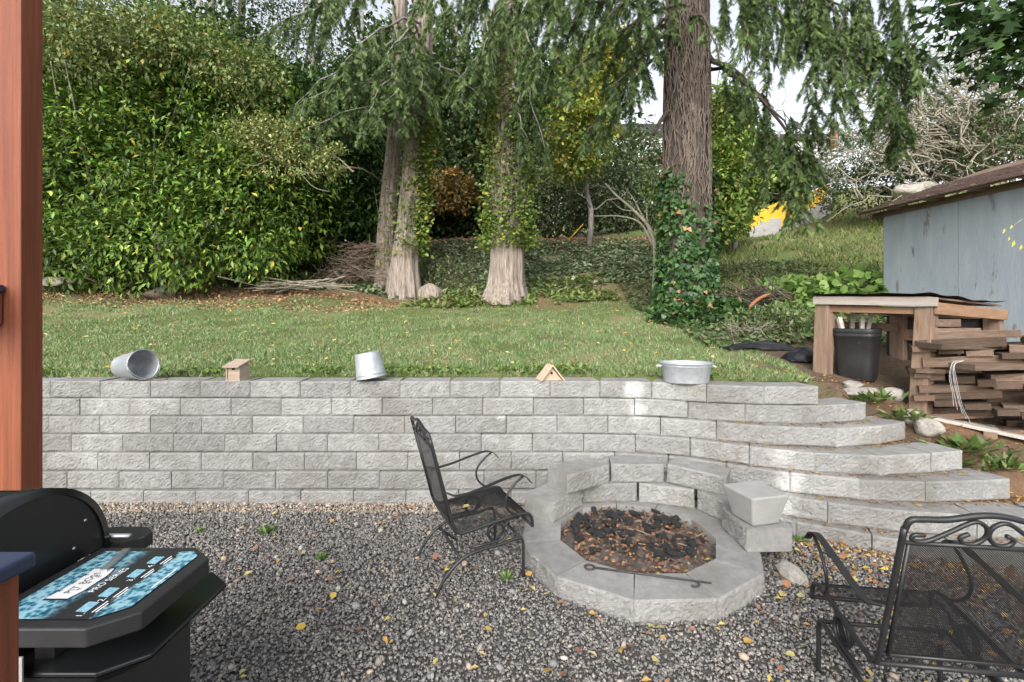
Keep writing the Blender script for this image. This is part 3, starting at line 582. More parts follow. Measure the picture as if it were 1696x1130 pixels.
def birdhouse2():
    r = thing('triangle_birdhouse', 'triangular wooden birdhouse with steep gable roof lying on the wall top', 'birdhouse', (.35, 4.49, TOPZ), math.radians(14))
    mb = MB(); w, h, d = .20, .125, .11
    mb.add([(-w/2, -d/2, .004), (w/2, -d/2, .004), (0, -d/2, h), (-w/2, d/2, .004), (w/2, d/2, .004), (0, d/2, h)], [(0, 1, 2), (5, 4, 3), (0, 3, 4, 1), (1, 4, 5, 2), (2, 5, 3, 0)]); mb.build('gable_box', M['birdwood2'], r)
    for s in (-1, 1):
        ang = math.atan2(h, w/2); L = math.hypot(h, w/2)+.025
        MB().box((s*(w/4+.006), -.012, h/2+.012), (L, d+.06, .012), 0, np.array(Matrix.Rotation(s*ang, 3, 'Y'))).build('roof_board', M['birdwood2'], r, bevel=.002)
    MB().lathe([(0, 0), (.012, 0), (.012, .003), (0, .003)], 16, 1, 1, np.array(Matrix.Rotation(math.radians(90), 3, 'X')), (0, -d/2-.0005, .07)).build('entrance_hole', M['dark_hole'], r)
birdhouse2()
r = thing('oval_tub', 'oval galvanized tub with rust spots and rope handle on the wall top', 'tub', (1.56, 4.33, TOPZ), math.radians(-8))
mb = MB(); pr = [(0, .003), (.185, .003), (.19, 0), (.192, .01), (.222, .165), (.232, .172), (.234, .18), (.228, .185), (.218, .18), (.186, .015), (0, .015)]
mb.lathe(pr, 40, 1, .72); mb.build('body', M['galv_rust'], r, True)
MB().lathe([(.2185, .148), (.223, .15), (.223, .154), (.2205, .156)], 40, 1, .72).build('rib', M['galv'], r, True)
for s in (-1, 1):
    MB().tube([(s*(.222+.03*math.sin(a)), .05*math.cos(a), .155-.012*math.sin(a)) for a in np.linspace(0, math.pi, 12)], .008, 7).build('handle', M['string'], r, True)

# ---------------------------------------------------------------- spring chairs
def ribbon_net(mb, fn, nu, nv, w):
    """expanded-metal net on a surface fn(u,v) u,v in 0..1 : two families of thin diagonal ribbons"""
    for fam in (1, -1):
        for q in range(-nv, nu+1):
            pts = []
            for s in range(0, nv+1):
                u = (q+s)/nu if fam == 1 else (q+nv-s)/nu
                if -1e-6 <= u <= 1+1e-6: pts.append((min(max(u, 0), 1), s/nv))
            if len(pts) < 2: continue
            step = pts[::2] if pts[-1] in pts[::2] else pts[::2]+[pts[-1]]
            p3 = np.array([fn(*a) for a in step]); t = norm(np.gradient(p3, axis=0))
            ex = np.array(fn(min(pts[0][0]+.01, 1), pts[0][1]))-np.array(fn(max(pts[0][0]-.01, 0), pts[0][1])); ex = norm(ex)
            V = np.concatenate([p3-ex*w/2, p3+ex*w/2]); m = len(p3)
            mb.add(V, [(i, i+1, m+i+1, m+i) for i in range(m-1)])
def make_chair():
    r = link('patio_chair', None); bk = M['black_metal']; hw = .25
    for s in (-1, 1):
        y = s*hw
        MB().tube(crv([(.205, y, .012), (.205, y, .12), (.20, y, .235), (.165, y, .262), (.05, y, .245), (-.08, y, .235), (-.19, y, .205), (-.28, y, .13), (-.335, y, .05), (-.36, y, .012)], 50), .0105, 8).build('leg_frame', bk, r, True)
        MB().lathe([(0, 0), (.016, 0), (.016, .012), (.0, .014)], 12, 1, 1, None, (.205, y, 0)).build('foot_cap', bk, r, True)
        sp = [(.03+.052*math.sin(t), y-s*.005-s*.011*t/6.28, .318-.052*math.cos(t)+.0*t) for t in np.linspace(math.pi*0, math.pi*4, 48)]
        MB().tube([(.0-.14, y-s*.003, .258)]+[(.0-.05, y-s*.003, .262)]+sp+[(.12, y-s*.028, .375), (.19, y-s*.028, .385)], .0085, 7).build('spring_coil', bk, r, True)
        # side rail: back top -> seat rear corner -> seat front -> lip
        MB().tube(crv([(-.385, y, .93), (-.335, y, .74), (-.285, y, .55), (-.248, y, .41), (-.222, y, .365), (-.17, y, .358), (0, y, .385), (.17, y, .408), (.235, y, .402), (.262, y, .37), (.268, y, .32)], 60), .0105, 8).build('side_rail', bk, r, True)
        ya = s*(hw+.03)
        arm = crv([(-.302, s*(hw+.006), .615), (-.23, ya, .592), (-.12, ya, .605), (.05, ya, .648), (.15, ya, .665), (.205, ya, .648), (.245, ya, .605)], 36)
        MB().strap(arm, (0, 1, 0), .030, .005).build('arm', bk, r)
        MB().tube(crv([(.19, ya, .652), (.12, ya, .60), (.075, ya, .53), (.09, ya-s*.01, .46), (.15, y+s*.004, .415), (.20, y, .408)], 24), .0075, 7).build('arm_support', bk, r, True)
    for q in ((.19, .255), (-.20, .20)): MB().tube([(q[0], -hw, q[1]), (q[0], hw, q[1])], .009, 8).build('cross_bar', bk, r, True)
    MB().strap([(-.21, -hw, .19), (-.15, 0, .20), (-.21, hw, .19)], (0, 0, 1), .02, .005).build('brace', bk, r)
    prof = crv([(-.235, 0, .372), (-.17, 0, .362), (0, 0, .388), (.17, 0, .411), (.235, 0, .404), (.262, 0, .37), (.268, 0, .32)], 36); sl_ = np.concatenate([[0], np.cumsum(np.linalg.norm(np.diff(prof, axis=0), axis=1))]); sl_ /= sl_[-1]
    def seat(u, v): return (np.interp(u, sl_, prof[:, 0]), (v-.5)*2*(hw-.004), np.interp(u, sl_, prof[:, 2]))
    mb = MB(); ribbon_net(mb, seat, 70, 58, .0026); mb.build('seat_mesh', bk, r)
    for q in ((.268, .32), (-.235, .37)): MB().tube([(q[0], -hw, q[1]), (q[0], hw, q[1])], .0092, 8).build('seat_bar', bk, r, True)
    def back(u, v):
        f = u; w = (hw-.022)*(1-.0*u); a = np.array([-.256, 0, .415])+(np.array([-.371, 0, .875])-np.array([-.256, 0, .415]))*f
        return (a[0], (v-.5)*2*w, a[2])
    mb = MB(); ribbon_net(mb, back, 60, 58, .0046); mb.build('back_mesh', bk, r)
    mb = MB()
    for s in (-1, 1): mb.tube([(-.256, s*(hw-.022), .415), (-.371, s*(hw-.022), .875)], .007, 7)
    mb.tube([(-.371, -hw, .875), (-.371, hw, .875)], .008, 8).tube([(-.252, -hw, .415), (-.252, hw, .415)], .008, 8); mb.build('back_frame', bk, r, True)
    def bp(y, z):
        z = .875+(z-.83)*.722; return (-.371-(z-.875)*.27, y, z)
    MB().tube(crv([(-.381, -hw, .915), bp(-hw+.012, .945), bp(-hw+.05, .955), bp(-.13, .96), bp(-.05, .985), bp(0, .992), bp(.05, .985), bp(.13, .96), bp(hw-.05, .955), bp(hw-.012, .945), (-.381, hw, .915)], 60), .0105, 8).build('top_rail', bk, r, True)
    for s in (-1, 1):
        MB().tube(crv([bp(s*(-.185), .873), bp(s*(-.215), .872), bp(s*(-.222), .85), bp(s*(-.20), .838), bp(s*(-.165), .85), bp(s*(-.11), .90), bp(s*(-.05), .955), bp(s*(-.012), .935), bp(s*(-.004), .885), bp(s*(-.03), .845), bp(s*(-.065), .845), bp(s*(-.078), .872), bp(s*(-.055), .893)], 70), .0075, 7).build('scroll', bk, r, True)
    return r
ch1 = make_chair(); ch1.location = (-.215, 3.16, .005); ch1.rotation_euler[2] = math.radians(23)
tag(ch1, 'black wrought-iron spring chair facing the fire pit, left of it, against the wall', 'chair', 'black spring chairs')
def dup(root, loc, rz):
    q = root.copy(); C.objects.link(q); q.location = loc; q.rotation_euler[2] = rz
    for c in root.children:
        d = c.copy(); C.objects.link(d); d.parent = q
    return q
ch2 = dup(ch1, (1.62, 1.97, .005), math.radians(82)); ch2['label'] = 'black wrought-iron spring chair seen from behind, right of the fire pit by the steps'
for c_, (lx, ly, lz) in ((ch1, (-.10, .05, .385)), (ch2, (.02, .05, .40)), (ch2, (-.12, -.02, .385))):
    o = link('leaf', random.choice(LM), gravel, tuple(c_.matrix_basis @ Vector((lx, ly, lz)))); o.scale = (.05, .05, .05); o.rotation_euler = (.1, .1, random.uniform(0, 6))

# ---------------------------------------------------------------- timber posts at the left
post = thing('porch_post', 'tall red-stained square timber porch post with a rail stub', 'post', (-3.05, 3.0, 0))
MB().box((0, 0, 2.2), (.14, .14, 4.5)).build('post', M['stain_wood'], post, bevel=.006)
MB().box((-.07, -.28, 1.81), (.11, .40, .045)).build('rail_cap', M['blue_paint'], post, bevel=.008)
MB().box((-.075, -.25, 1.69), (.09, .34, .19)).build('rail_board', M['stain_wood'], post, bevel=.004)
MB().box((-.085, -.45, 1.70), (.035, .03, .15)).build('bracket', M['old_concrete'], post, bevel=.004)
ra_ = thing('deck_railing', 'low red-stained timber rail panel with flat navy cap, close by the grill', 'railing', (-.93, .5, 0))
MB().box((0, 0, .6), (.13, .70, 1.20)).build('panel', M['stain_wood'], ra_, bevel=.005)
MB().box((0, 0, 1.2145), (.16, .73, .028)).build('cap', M['blue_paint'], ra_, bevel=.006)

# ---------------------------------------------------------------- pellet grill
gr = thing('pellet_grill', 'black barrel grill with side shelf carrying a printed blue label, at the patio edge', 'grill', (-1.7, 1.36, .10))
def gl(p): return np.asarray(p, float)-np.array([-1.7, 1.36, 0])
def octa(x0, x1, y0, y1, ch, z0, z1, inset=0):
    poly = [(x0, y0), (x1-ch, y0), (x1, y0+ch*.8), (x1, y1-ch*.8), (x1-ch, y1), (x0, y1)]
    V = [gl((x, y, z0)) for x, y in poly]+[gl((x, y, z1)) for x, y in poly]; n = 6
    return V, [tuple(range(n))[::-1], tuple(range(n, 2*n))]+[(i, (i+1) % n, n+(i+1) % n, n+i) for i in range(n)]
mb = MB(); mb.add(*octa(-1.325, -.935, 1.155, 1.56, .085, .752, .80)); shelf = mb.build('side_shelf', M['grill_matt'], gr, bevel=.005)
# printed label
def label_mat():
    m, t, b = nmat('printed_label'); L = t.links.new; tc = N(t, 'ShaderNodeTexCoord'); sp = N(t, 'ShaderNodeSeparateXYZ'); L(tc.outputs['Object'], sp.inputs[0])
    vo = N(t, 'ShaderNodeTexVoronoi', Scale=70); L(tc.outputs['Object'], vo.inputs['Vector']); nz = N(t, 'ShaderNodeTexNoise', Scale=30, Detail=8, Roughness=.7); L(tc.outputs['Object'], nz.inputs['Vector'])
    ice = N(t, 'ShaderNodeValToRGB'); e = ice.color_ramp.elements; e[0].position = .32; e[0].color = (.01, .05, .09, 1); e[1].position = .66; e[1].color = (.25, .43, .50, 1); q = e.new(.5); q.color = (.035, .16, .235, 1)
    av = N(t, 'ShaderNodeMath', operation='ADD'); L(nz.outputs[0], av.inputs[0]); ml = N(t, 'ShaderNodeMath', operation='MULTIPLY_ADD'); L(vo.outputs[0], ml.inputs[0]); ml.inputs[1].default_value = .5; ml.inputs[2].default_value = -.18; L(ml.outputs[0], av.inputs[1]); L(av.outputs[0], ice.inputs[0])
    # bands of ice along both long sides, dark middle (x runs across the shelf)
    w = N(t, 'ShaderNodeMath', operation='MULTIPLY_ADD'); L(nz.outputs[0], w.inputs[0]); w.inputs[1].default_value = .10; L(sp.outputs[0], w.inputs[2])
    a = N(t, 'ShaderNodeMapRange'); a.inputs[1].default_value = .045; a.inputs[2].default_value = .0; L(w.outputs[0], a.inputs[0])
    c = N(t, 'ShaderNodeMapRange'); c.inputs[1].default_value = .135; c.inputs[2].default_value = .15; L(w.outputs[0], c.inputs[0])
    mx = N(t, 'ShaderNodeMath', operation='MAXIMUM'); L(a.outputs[0], mx.inputs[0]); L(c.outputs[0], mx.inputs[1])
    mix = N(t, 'ShaderNodeMix', data_type='RGBA'); L(mx.outputs[0], mix.inputs['Factor']); mix.inputs[6].default_value = (.022, .022, .024, 1); L(ice.outputs[0], mix.inputs[7]); L(mix.outputs[2], b.inputs['Base Color']); b.inputs['Roughness'].default_value = .35
    return m
LC = np.array([-1.13, 1.357])
lab = MB(); lw, ll = .155, .17
lab.add([(-lw, -ll, 0), (lw-.06, -ll, 0), (lw, -ll+.05, 0), (lw, ll-.03, 0), (lw-.03, ll, 0), (-lw, ll, 0)], [tuple(range(6))])
lb = lab.build('label', label_mat(), shelf, loc=gl((LC[0], LC[1], .8035)))
white = pm('print_white', (.74, .76, .78), (.80, .81, .82), 5, .5, 0); ink = pm('print_ink', (.02, .02, .022), (.03, .03, .032), 5, .5, 0); plate = pm('print_plate', (.55, .55, .56), (.63, .63, .64), 5, .4, 0); cyan = pm('print_cyan', (.06, .24, .34), (.34, .52, .60), 60, .5, 0)
def text(s, x, y, size, mat, z=.8052):
    cu = bpy.data.curves.new('lettering', 'FONT'); cu.body = s; cu.size = size; cu.align_x = 'CENTER'; cu.align_y = 'CENTER'
    tmp = bpy.data.objects.new('t', cu); C.objects.link(tmp); dg = bpy.context.evaluated_depsgraph_get(); me = bpy.data.meshes.new_from_object(tmp.evaluated_get(dg)); bpy.data.objects.remove(tmp)
    me.materials.clear(); me.materials.append(mat); o = link('lettering', me, shelf, gl((x, y, z))); o.rotation_euler[2] = math.radians(90); return o
bv = [(-.032, -.075), (.026, -.075), (.036, -.04), (.036, .04), (.026, .075), (-.032, .075), (-.024, 0)]
for sc_, mt, z in ((1.1, ink, .8042), (1.0, plate, .8047)):
    mb = MB(); mb.add([(x*sc_, y*sc_, 0) for x, y in bv], [tuple(range(7))]); mb.build('badge', mt, shelf, loc=gl((-1.195, 1.345, z)))
text('PIT BOSS', -1.193, 1.345, .027, ink)
for q in (-.04, 0, .04): text('*', -1.215, 1.345+q, .03, ink); text('*', -1.172, 1.345+q*.8, .03, ink)
text('PRO SERIES', -1.133, 1.36, .025, white)
for i, yv in enumerate((1.235, 1.30, 1.395, 1.47)):
    MB().add([(-.014, -.02, 0), (.016, -.024, 0), (.014, .02, 0), (-.016, .022, 0)], [(0, 1, 2, 3)]).build('picture_panel', cyan, shelf, loc=gl((-1.085, yv, .8044)))
    text('%d.' % (i+1), -1.072, yv-.036, .022, white)
    for q in range(2): MB().add([(-.0018, -.024, 0), (.0018, -.024, 0), (.0018, .024-.01*q, 0), (-.0018, .024-.01*q, 0)], [(0, 1, 2, 3)]).build('caption_line', white, shelf, loc=gl((-1.053+.009*q, yv, .8046)))
MB().add([(-.002, -.05, 0), (.002, -.05, 0), (.002, .05, 0), (-.002, .05, 0)], [(0, 1, 2, 3)]).build('caption_line', white, shelf, loc=gl((-.985, 1.37, .8046)))
mb = MB(); V1, F1 = octa(-1.5, -.94, 1.19, 1.66, .085, .655, .668); mb.add(V1, F1)
V2 = [gl(p) for p in ((-1.5, 1.19, .655), (-1.025, 1.19, .655), (-.94, 1.258, .655), (-.94, 1.59, .655), (-1.025, 1.66, .655), (-1.5, 1.66, .655), (-1.5, 1.22, .60), (-1.09, 1.22, .60), (-1.03, 1.28, .60), (-1.03, 1.57, .60), (-1.09, 1.62, .60), (-1.5, 1.62, .60))]
mb.add(V2, [(0, 1, 7, 6), (1, 2, 8, 7), (2, 3, 9, 8), (3, 4, 10, 9), (4, 5, 11, 10), (6, 7, 8, 9, 10, 11)]); mb.build('lower_tray', M['grill_black'], gr, bevel=.004)
MB().box(gl((-1.5, 1.40, .26)), (.90, .36, .72)).build('cabinet', M['grill_matt'], gr, bevel=.006)
MB().box(gl((-1.62, 1.36, .70)), (.72, .40, .12)).build('barrel_base', M['grill_black'], gr, bevel=.01)
MB().box(gl((-1.20, 1.30, .70)), (.05, .12, .10)).build('shelf_bracket', M['grill_matt'], gr); MB().box(gl((-1.10, 1.48, .70)), (.04, .04, .10)).build('shelf_bracket', M['grill_matt'], gr)
na = 28; cx, cz, rl = 1.352, .785, .262
arc = [(cx+rl*math.cos(a), cz+rl*math.sin(a)) for a in np.linspace(0, math.pi, na)]
def arch(x0, x1, s):
    V = [gl((x, cx+(y-cx)*s, cz+(z-cz)*s)) for x in (x0, x1) for y, z in arc]
    return V, [tuple(range(na))[::-1], tuple(range(na, 2*na))]+[(i, i+1, na+i+1, na+i) for i in range(na-1)]+[(na-1, 0, na, 2*na-1)]
mb = MB(); mb.add(*arch(-2.2, -1.352, .985)); lid = mb.build('lid', M['grill_black'], gr, True)
lid.data.polygons.foreach_set('use_smooth', [len(p.vertices) == 4 for p in lid.data.polygons])
mb = MB()
for x0, x1 in ((-1.40, -1.346),):
    V = [gl((x, cx+(y-cx)*s, cz+(z-cz)*s)) for x in (x0, x1) for s in (1.012, .94) for y, z in arc]
    for i in range(na-1):
        mb_f = [(i, i+1, 2*na+i+1, 2*na+i), (2*na+i, 2*na+i+1, 3*na+i+1, 3*na+i), (na+i, na+i+1, 3*na+i+1, 3*na+i)]
        if i == 0: allf = []
        allf += mb_f
    mb.add(V, allf)
mb.build('lid_rim', M['grill_black'], lid, True)
for yv, zv in ((1.20, .83), (1.49, .83), (1.53, .90)): MB().lathe([(0, 0), (.006, 0), (.005, .003), (0, .004)], 10, 1, 1, np.array(Matrix.Rotation(math.radians(90), 3, 'Y')), gl((-1.352, yv, zv))).build('screw', M['steel'], lid, True)
mb = MB(); mb.add(*octa(-1.45, -1.27, 1.63, 1.75, .05, .74, .785)); mb.build('rear_bracket', M['grill_matt'], gr, bevel=.004)
MB().tube([gl((-1.45, 1.64, .80)), gl((-1.285, 1.625, .806))], .009, 10).build('rear_rod', M['steel'], gr, True)
MB().box(gl((-1.215, 1.165, .66)), (.07, .004, .13)).build('sticker', M['old_concrete'], gr)
tl = MB(); tl.strap([(-1.212, 1.52, .912), (-1.20, 1.47, .912), (-1.185, 1.40, .908)], (1, .2, 0), .018, .008); o = tl.build('grill_scraper', M['steel'], None); tag(o, 'slim grey metal tool lying on the grill side shelf', 'tool')

# ---------------------------------------------------------------- trunks
def trunk(name, pts, rad, flute, mat, parent, n=40, seed=0, lobes=7, rough=.06):
    pts = np.asarray(pts, float); c = crv(pts, 60); rr = np.interp(np.linspace(0, 1, len(c)), np.linspace(0, 1, len(rad)), rad); fl = np.interp(np.linspace(0, 1, len(c)), np.linspace(0, 1, len(flute)), flute)
    a = np.linspace(0, 2*math.pi, n, endpoint=False); V = []
    for i, p in enumerate(c):
        ca, sa = np.cos(a+.25*math.sin(p[2]*.8+seed)), np.sin(a+.25*math.sin(p[2]*.8+seed)); lob = .62*vn(ca*lobes*.33+seed*3, sa*lobes*.33, p[2]*.35+seed)+.38*np.abs(np.sin(a*lobes/2+seed+.5*math.sin(seed*3+p[2]*1.4)))+.25*(vn(ca*lobes, sa*lobes+seed, p[2]*.5)-.5)
        r_ = rr[i]*(1+fl[i]*(lob-.5)+rough*2*(vn(np.cos(a)*3.2+seed*4, np.sin(a)*3.2, p[2]*1.1)-.5)+rough*1.6*(vn(np.cos(a)*9+seed, np.sin(a)*9, p[2]*.9)-.5)+rough*1.5*(vn(np.cos(a)*22+seed, np.sin(a)*22, p[2]*1.6)-.5))
        V += [(p[0]+math.cos(q)*s, p[1]+math.sin(q)*s, p[2]) for q, s in zip(a, r_)]
    m = len(c); Fs = [(i*n+k, i*n+(k+1) % n, (i+1)*n+(k+1) % n, (i+1)*n+k) for i in range(m-1) for k in range(n)]
    o = MB().add(V, Fs).build(name, mat, parent, True); return c, rr
NEEDLE_C = [(.055, .098, .028), (.085, .135, .038), (.125, .178, .055), (.05, .082, .034), (.15, .19, .085)]
NW = [.28, .32, .2, .12, .08]
class Needles:
    def __init__(s): s.p = []; s.t = []; s.n = []; s.sz = []; s.c = []
    def twig(s, a, b, droop, sp, size, mb=None, pale=0):
        L = np.linalg.norm(b-a); m = max(2, int(L/sp)); u = np.linspace(0, 1, m)[:, None]; pts = a+(b-a)*u+np.array([0, 0, -1])*droop*L*u*u
        t = norm(np.gradient(pts, axis=0))
        if mb is not None and m >= 3: mb.tube(pts[::max(1, m//5)], .006, 4, False)
        for side in (-1, 1, 0, .5, -.6):
            sidev = norm(np.cross(t, [0, 0, 1.])+1e-6)*side; d = norm(t*.75+sidev*.75+rng.normal(0, .22, (m, 3))+np.array([0, 0, -.18-.25*droop]))
            s.p.append(pts+rng.normal(0, .012, (m, 3))); s.t.append(d); s.n.append(norm(np.array([0, 0, 1.])+rng.normal(0, .5, (m, 3)))); s.sz.append(size*(.7+.6*rng.random(m)))
            tone = 1+.25*rng.normal(); c = cmix(m, NEEDLE_C, NW, .15)*max(.6, tone)
            if pale: c = c*.5+np.array([.14, .20, .14])*.5
            s.c.append(c)
    def build(s, name, parent):
        return scatter(name, SPRIG, np.concatenate(s.p), np.concatenate(s.t), np.concatenate(s.n), np.concatenate(s.sz), np.clip(np.concatenate(s.c), .01, .5), M['needle'], parent)
def bough(nd, mb, a, tip, sag, n_sub, sub_len, hang, r0=.035, size=.13, sp=.07, pale=0):
    """a limb from a to tip; side twigs along it that hang"""
    a, tip = np.asarray(a, float), np.asarray(tip, float); L = np.linalg.norm(tip-a); u = np.linspace(0, 1, 12)
    pts = a+(tip-a)*u[:, None]+np.array([0, 0, 1.])*(sag*L*np.sin(u*math.pi))[:, None]+rng.normal(0, .012*L, (12, 3))*(u > 0)[:, None]
    mb.tube(pts, np.linspace(r0, .008, 12), 6)
    dirn = norm(tip-a); side = norm(np.cross(dirn, [0, 0, 1.]))
    for i in range(n_sub):
        q = .34+.66*(i+rng.random())/n_sub; p = np.array([np.interp(q, u, pts[:, c]) for c in range(3)]); s = 1 if i % 2 else -1
        l = sub_len*(.5+.8*rng.random())*(1.15-.55*q)
        d = norm(dirn*.55+side*s*(.9-.5*hang)+np.array([0, 0, -.2-1.6*hang])+rng.normal(0, .18, 3))
        nd.twig(p, p+d*l, .25+.5*hang, sp, size, mb if l > .45 else None, pale)
        for w in range(2 if hang < .6 else 3):      # hanging tassels
            f = .3+.6*rng.random(); pp = p+d*l*f+np.array([0, 0, -.25*l*f*f]); ll = l*(.35+.4*rng.random())*(.6+hang)
            nd.twig(pp, pp+norm(np.array([rng.normal(0, .22), rng.normal(0, .22), -1]))*ll, .1, sp*1.05, size*.85, None, pale)
    return pts

# twin-trunk cedar
def gz(x, y): return float(ground(np.array([x]), np.array([y]))[0])
x, y = (662-HX)/F*13, 13.0; z0 = gz(x, y)-.12
twin = thing('twin_trunk_tree', 'twin pale-barked trunks leaning together, with leafy shoots climbing the right one', 'tree', (x, y, z0))
def rel(o, pts): return np.asarray(pts, float)-np.array(o.location)
def px(pxx, py, Y): return P(pxx, py, Y)
c1, r1 = trunk('trunk', rel(twin, [px(636, 490, 13.3), px(637, 440, 13.3), px(640, 380, 13.3), px(647, 300, 13.3), px(656, 200, 13.3), px(662, 60, 13.3), px(664, -120, 13.3)]), [.30, .24, .225, .22, .21, .20, .19], [.35, .2, .1, .1, .1, .1], M['bark_pale'], twin, 72, 1.0)
c2, r2 = trunk('trunk', rel(twin, [px(668, 499, 12.8), px(671, 440, 12.8), px(678, 360, 12.8), px(687, 270, 12.8), px(694, 180, 12.8), px(700, 40, 12.8), px(702, -120, 12.8)]), [.46, .345, .31, .295, .27, .25, .22], [.5, .3, .15, .1, .1, .1], M['bark_pale'], twin, 90, 2.0, 9)
def shoots(tree, c, r, z_lo, z_hi, k, cols, w, spread=.25, side=None, size=.07, tw=60, long=0):
    cw = c+np.array(tree.location); sel = (cw[:, 2] > z_lo) & (cw[:, 2] < z_hi); cc, rr_ = c[sel], r[sel]
    i = rng.integers(0, len(cc), k); a = rng.random(k)*2*math.pi if side is None else rng.normal(side, .8, k)
    rad = rr_[i]+np.abs(rng.normal(0, spread, k)); pos = cc[i]+np.stack([np.cos(a)*rad, np.sin(a)*rad, rng.normal(0, .08, k)], -1); out = np.stack([np.cos(a), np.sin(a), 0*a], -1)
    scatter('shoot_leaves', ROUND, pos, norm(out+rdir(k)*.8+[0, 0, -.2]), rdir(k)*.7+out*.3+[0, 0, .7], size*(.6+.7*rng.random(k)), cmix(k, cols, w), M['leaf'], tree)['kind'] = 'stuff'
    mb = MB()
    for q in range(tw):
        j = rng.integers(0, len(cc)); b = rng.random()*2*math.pi if side is None else rng.normal(side, .7); p = cc[j]+np.array([math.cos(b), math.sin(b), 0])*rr_[j]*.95; l = .5+1.1*rng.random()
        o_ = np.array([math.cos(b), math.sin(b), 0]); mb.tube([p, p+o_*spread*.5+[0, 0, l*.35], p+o_*spread*.8+[rng.normal(0, .05), 0, l]], [.011, .008, .004], 4, False)
    mb.build('shoots', M['twig_pale'], tree, True)['kind'] = 'stuff'
GC = [(.13, .21, .045), (.19, .27, .07), (.26, .31, .07), (.42, .36, .06), (.09, .15, .035)]
shoots(twin, c2, r2, 3.2, 6.8, 2000, GC, [.3, .3, .2, .08, .12], .14, -.5, .09, 30)
shoots(twin, c1, r1, 3.0, 7.2, 500, GC, [.3, .3, .2, .08, .12], .09, -1.2, .06, 10)
nd = Needles(); mb = MB()
for (a, b, Y1, Y2, n_, l_) in (((680, 60), (470, 190), 12.8, 11.3, 15, 1.0), ((690, 130), (500, 170), 12.8, 11, 15, .9), ((690, 170), (505, 215), 12.8, 10.6, 15, .8), ((700, -20), (420, 60), 12.8, 11.5, 16, 1.1), ((700, 20), (560, 110), 12.8, 10.3, 14, 1.0), ((690, 80), (610, 190), 12.8, 10.6, 12, .9), ((700, 100), (790, 150), 12.8, 10.9, 12, 1.0), ((700, 30), (640, 100), 12.8, 9.8, 12, 1.0), ((700, -60), (520, 0), 12.8, 10.5, 14, 1.2), ((700, -60), (740, 40), 12.8, 10.4, 14, 1.2), ((690, 130), (610, 200), 12.8, 11.2, 10, .7), ((695, 90), (640, 170), 12.8, 10.7, 13, .8), ((697, 60), (700, 150), 12.8, 10.6, 13, .8), ((697, 120), (670, 205), 12.8, 10.9, 11, .6)):
    bough(nd, mb, rel(twin, [px(*a, Y1)])[0], rel(twin, [px(*b, Y2)])[0], .06, int(n_*1.0), l_*.9, .28, .04, .145, .066)
mb.build('limbs', M['bark_grey'], twin, True)['kind'] = 'stuff'; nd.build('crown', twin)

# middle tree
x, y = (838-HX)/F*12, 12.0; z0 = gz(x, y)-.12
mid = thing('shaggy_tree', 'single pale trunk with wide fluted base, wrapped in light green upright shoots', 'tree', (x, y, z0))
c3, r3 = trunk('trunk', rel(mid, [px(837, 506, 12), px(838, 470, 12), px(840, 420, 12), px(842, 340, 12), px(843, 200, 12), px(843, 50, 12), px(843, -120, 12)]), [.62, .46, .41, .37, .33, .29, .24], [.38, .26, .15, .1, .1, .1], M['bark_pale'], mid, 110, 4.0, 11)
shoots(mid, c3, r3, 3.3, 8.8, 8500, GC, [.34, .32, .18, .06, .10], .17, None, .085, 130)
nd = Needles(); mb = MB()
for (a, b, Y2, n_, l_, hg) in (((843, 60), (760, 130), 10.6, 12, .9, .4), ((843, 20), (900, 120), 10.4, 12, 1.1, .7), ((843, -30), (800, 90), 10.2, 12, 1.0, .7), ((843, -60), (960, 40), 10.2, 14, 1.1, .5), ((843, -40), (730, 20), 10.4, 14, 1.1, .4), ((843, 100), (870, 230), 10.9, 10, 1.0, .9), ((843, 80), (905, 250), 11, 10, .9, .9)):
    bough(nd, mb, rel(mid, [px(*a, 12)])[0], rel(mid, [px(*b, Y2)])[0], .08, int(n_*.75), l_*.85, hg*.8, .04, .14, .066)
mb.build('limbs', M['bark_grey'], mid, True)['kind'] = 'stuff'; nd.build('crown', mid)

# big conifer with ivy
Yc = 9.0; x, y = (1137-HX)/F*Yc, Yc; z0 = gz(x, y)-.15
fir = thing('ivy_clad_conifer', 'large dark conifer trunk with ivy below, dead vines above and drooping boughs', 'tree', (x, y, z0))
c4, r4 = trunk('trunk', rel(fir, [px(1134, 545, 9), px(1136, 480, 9), px(1137, 400, 9), px(1137, 300, 9), px(1138, 150, 9), px(1138, 0, 9), px(1140, -250, 9)]), [.52, .43, .40, .385, .37, .34, .30], [.2, .1, .05, .05], M['bark_dark'], fir, 90, 6.0, 8)
mb = MB()
for q in range(330):
    zlo = rng.uniform(1.5, 5.6); a0 = rng.random()*6.28; L = rng.uniform(.8, 2.6); pts = []
    for s in np.linspace(0, 1, 12):
        z_ = zlo+L*s; cz_ = z_; i = np.argmin(np.abs(c4[:, 2]-cz_)); a0 += rng.normal(0, .11); rad = r4[i]*1.03+.015+.03*rng.random()
        pts.append((c4[i, 0]+math.cos(a0)*rad, c4[i, 1]+math.sin(a0)*rad, z_))
    mb.tube(pts, rng.uniform(.004, .011), 4, False)
mb.build('dead_vines', M['vine'], fir, True)['kind'] = 'stuff'
k = 5200; zi = 2.9*rng.random(k)**1.3-.0; a = rng.random(k)*6.28; i = np.clip(np.searchsorted(c4[:, 2], zi), 0, len(c4)-1); lim = 2.55+.7*np.sin(a*2+1)+.3*rng.normal(size=k); ok = zi < lim; zi, a, i = zi[ok], a[ok], i[ok]; k = len(zi)
rad = r4[i]+.03+.10*rng.random(k)+.28*np.clip(.5-zi, 0, 1); out = np.stack([np.cos(a), np.sin(a), 0*a], -1); pos = c4[i]*[1, 1, 0]+out*rad[:, None]+np.stack([0*a, 0*a, zi], -1)
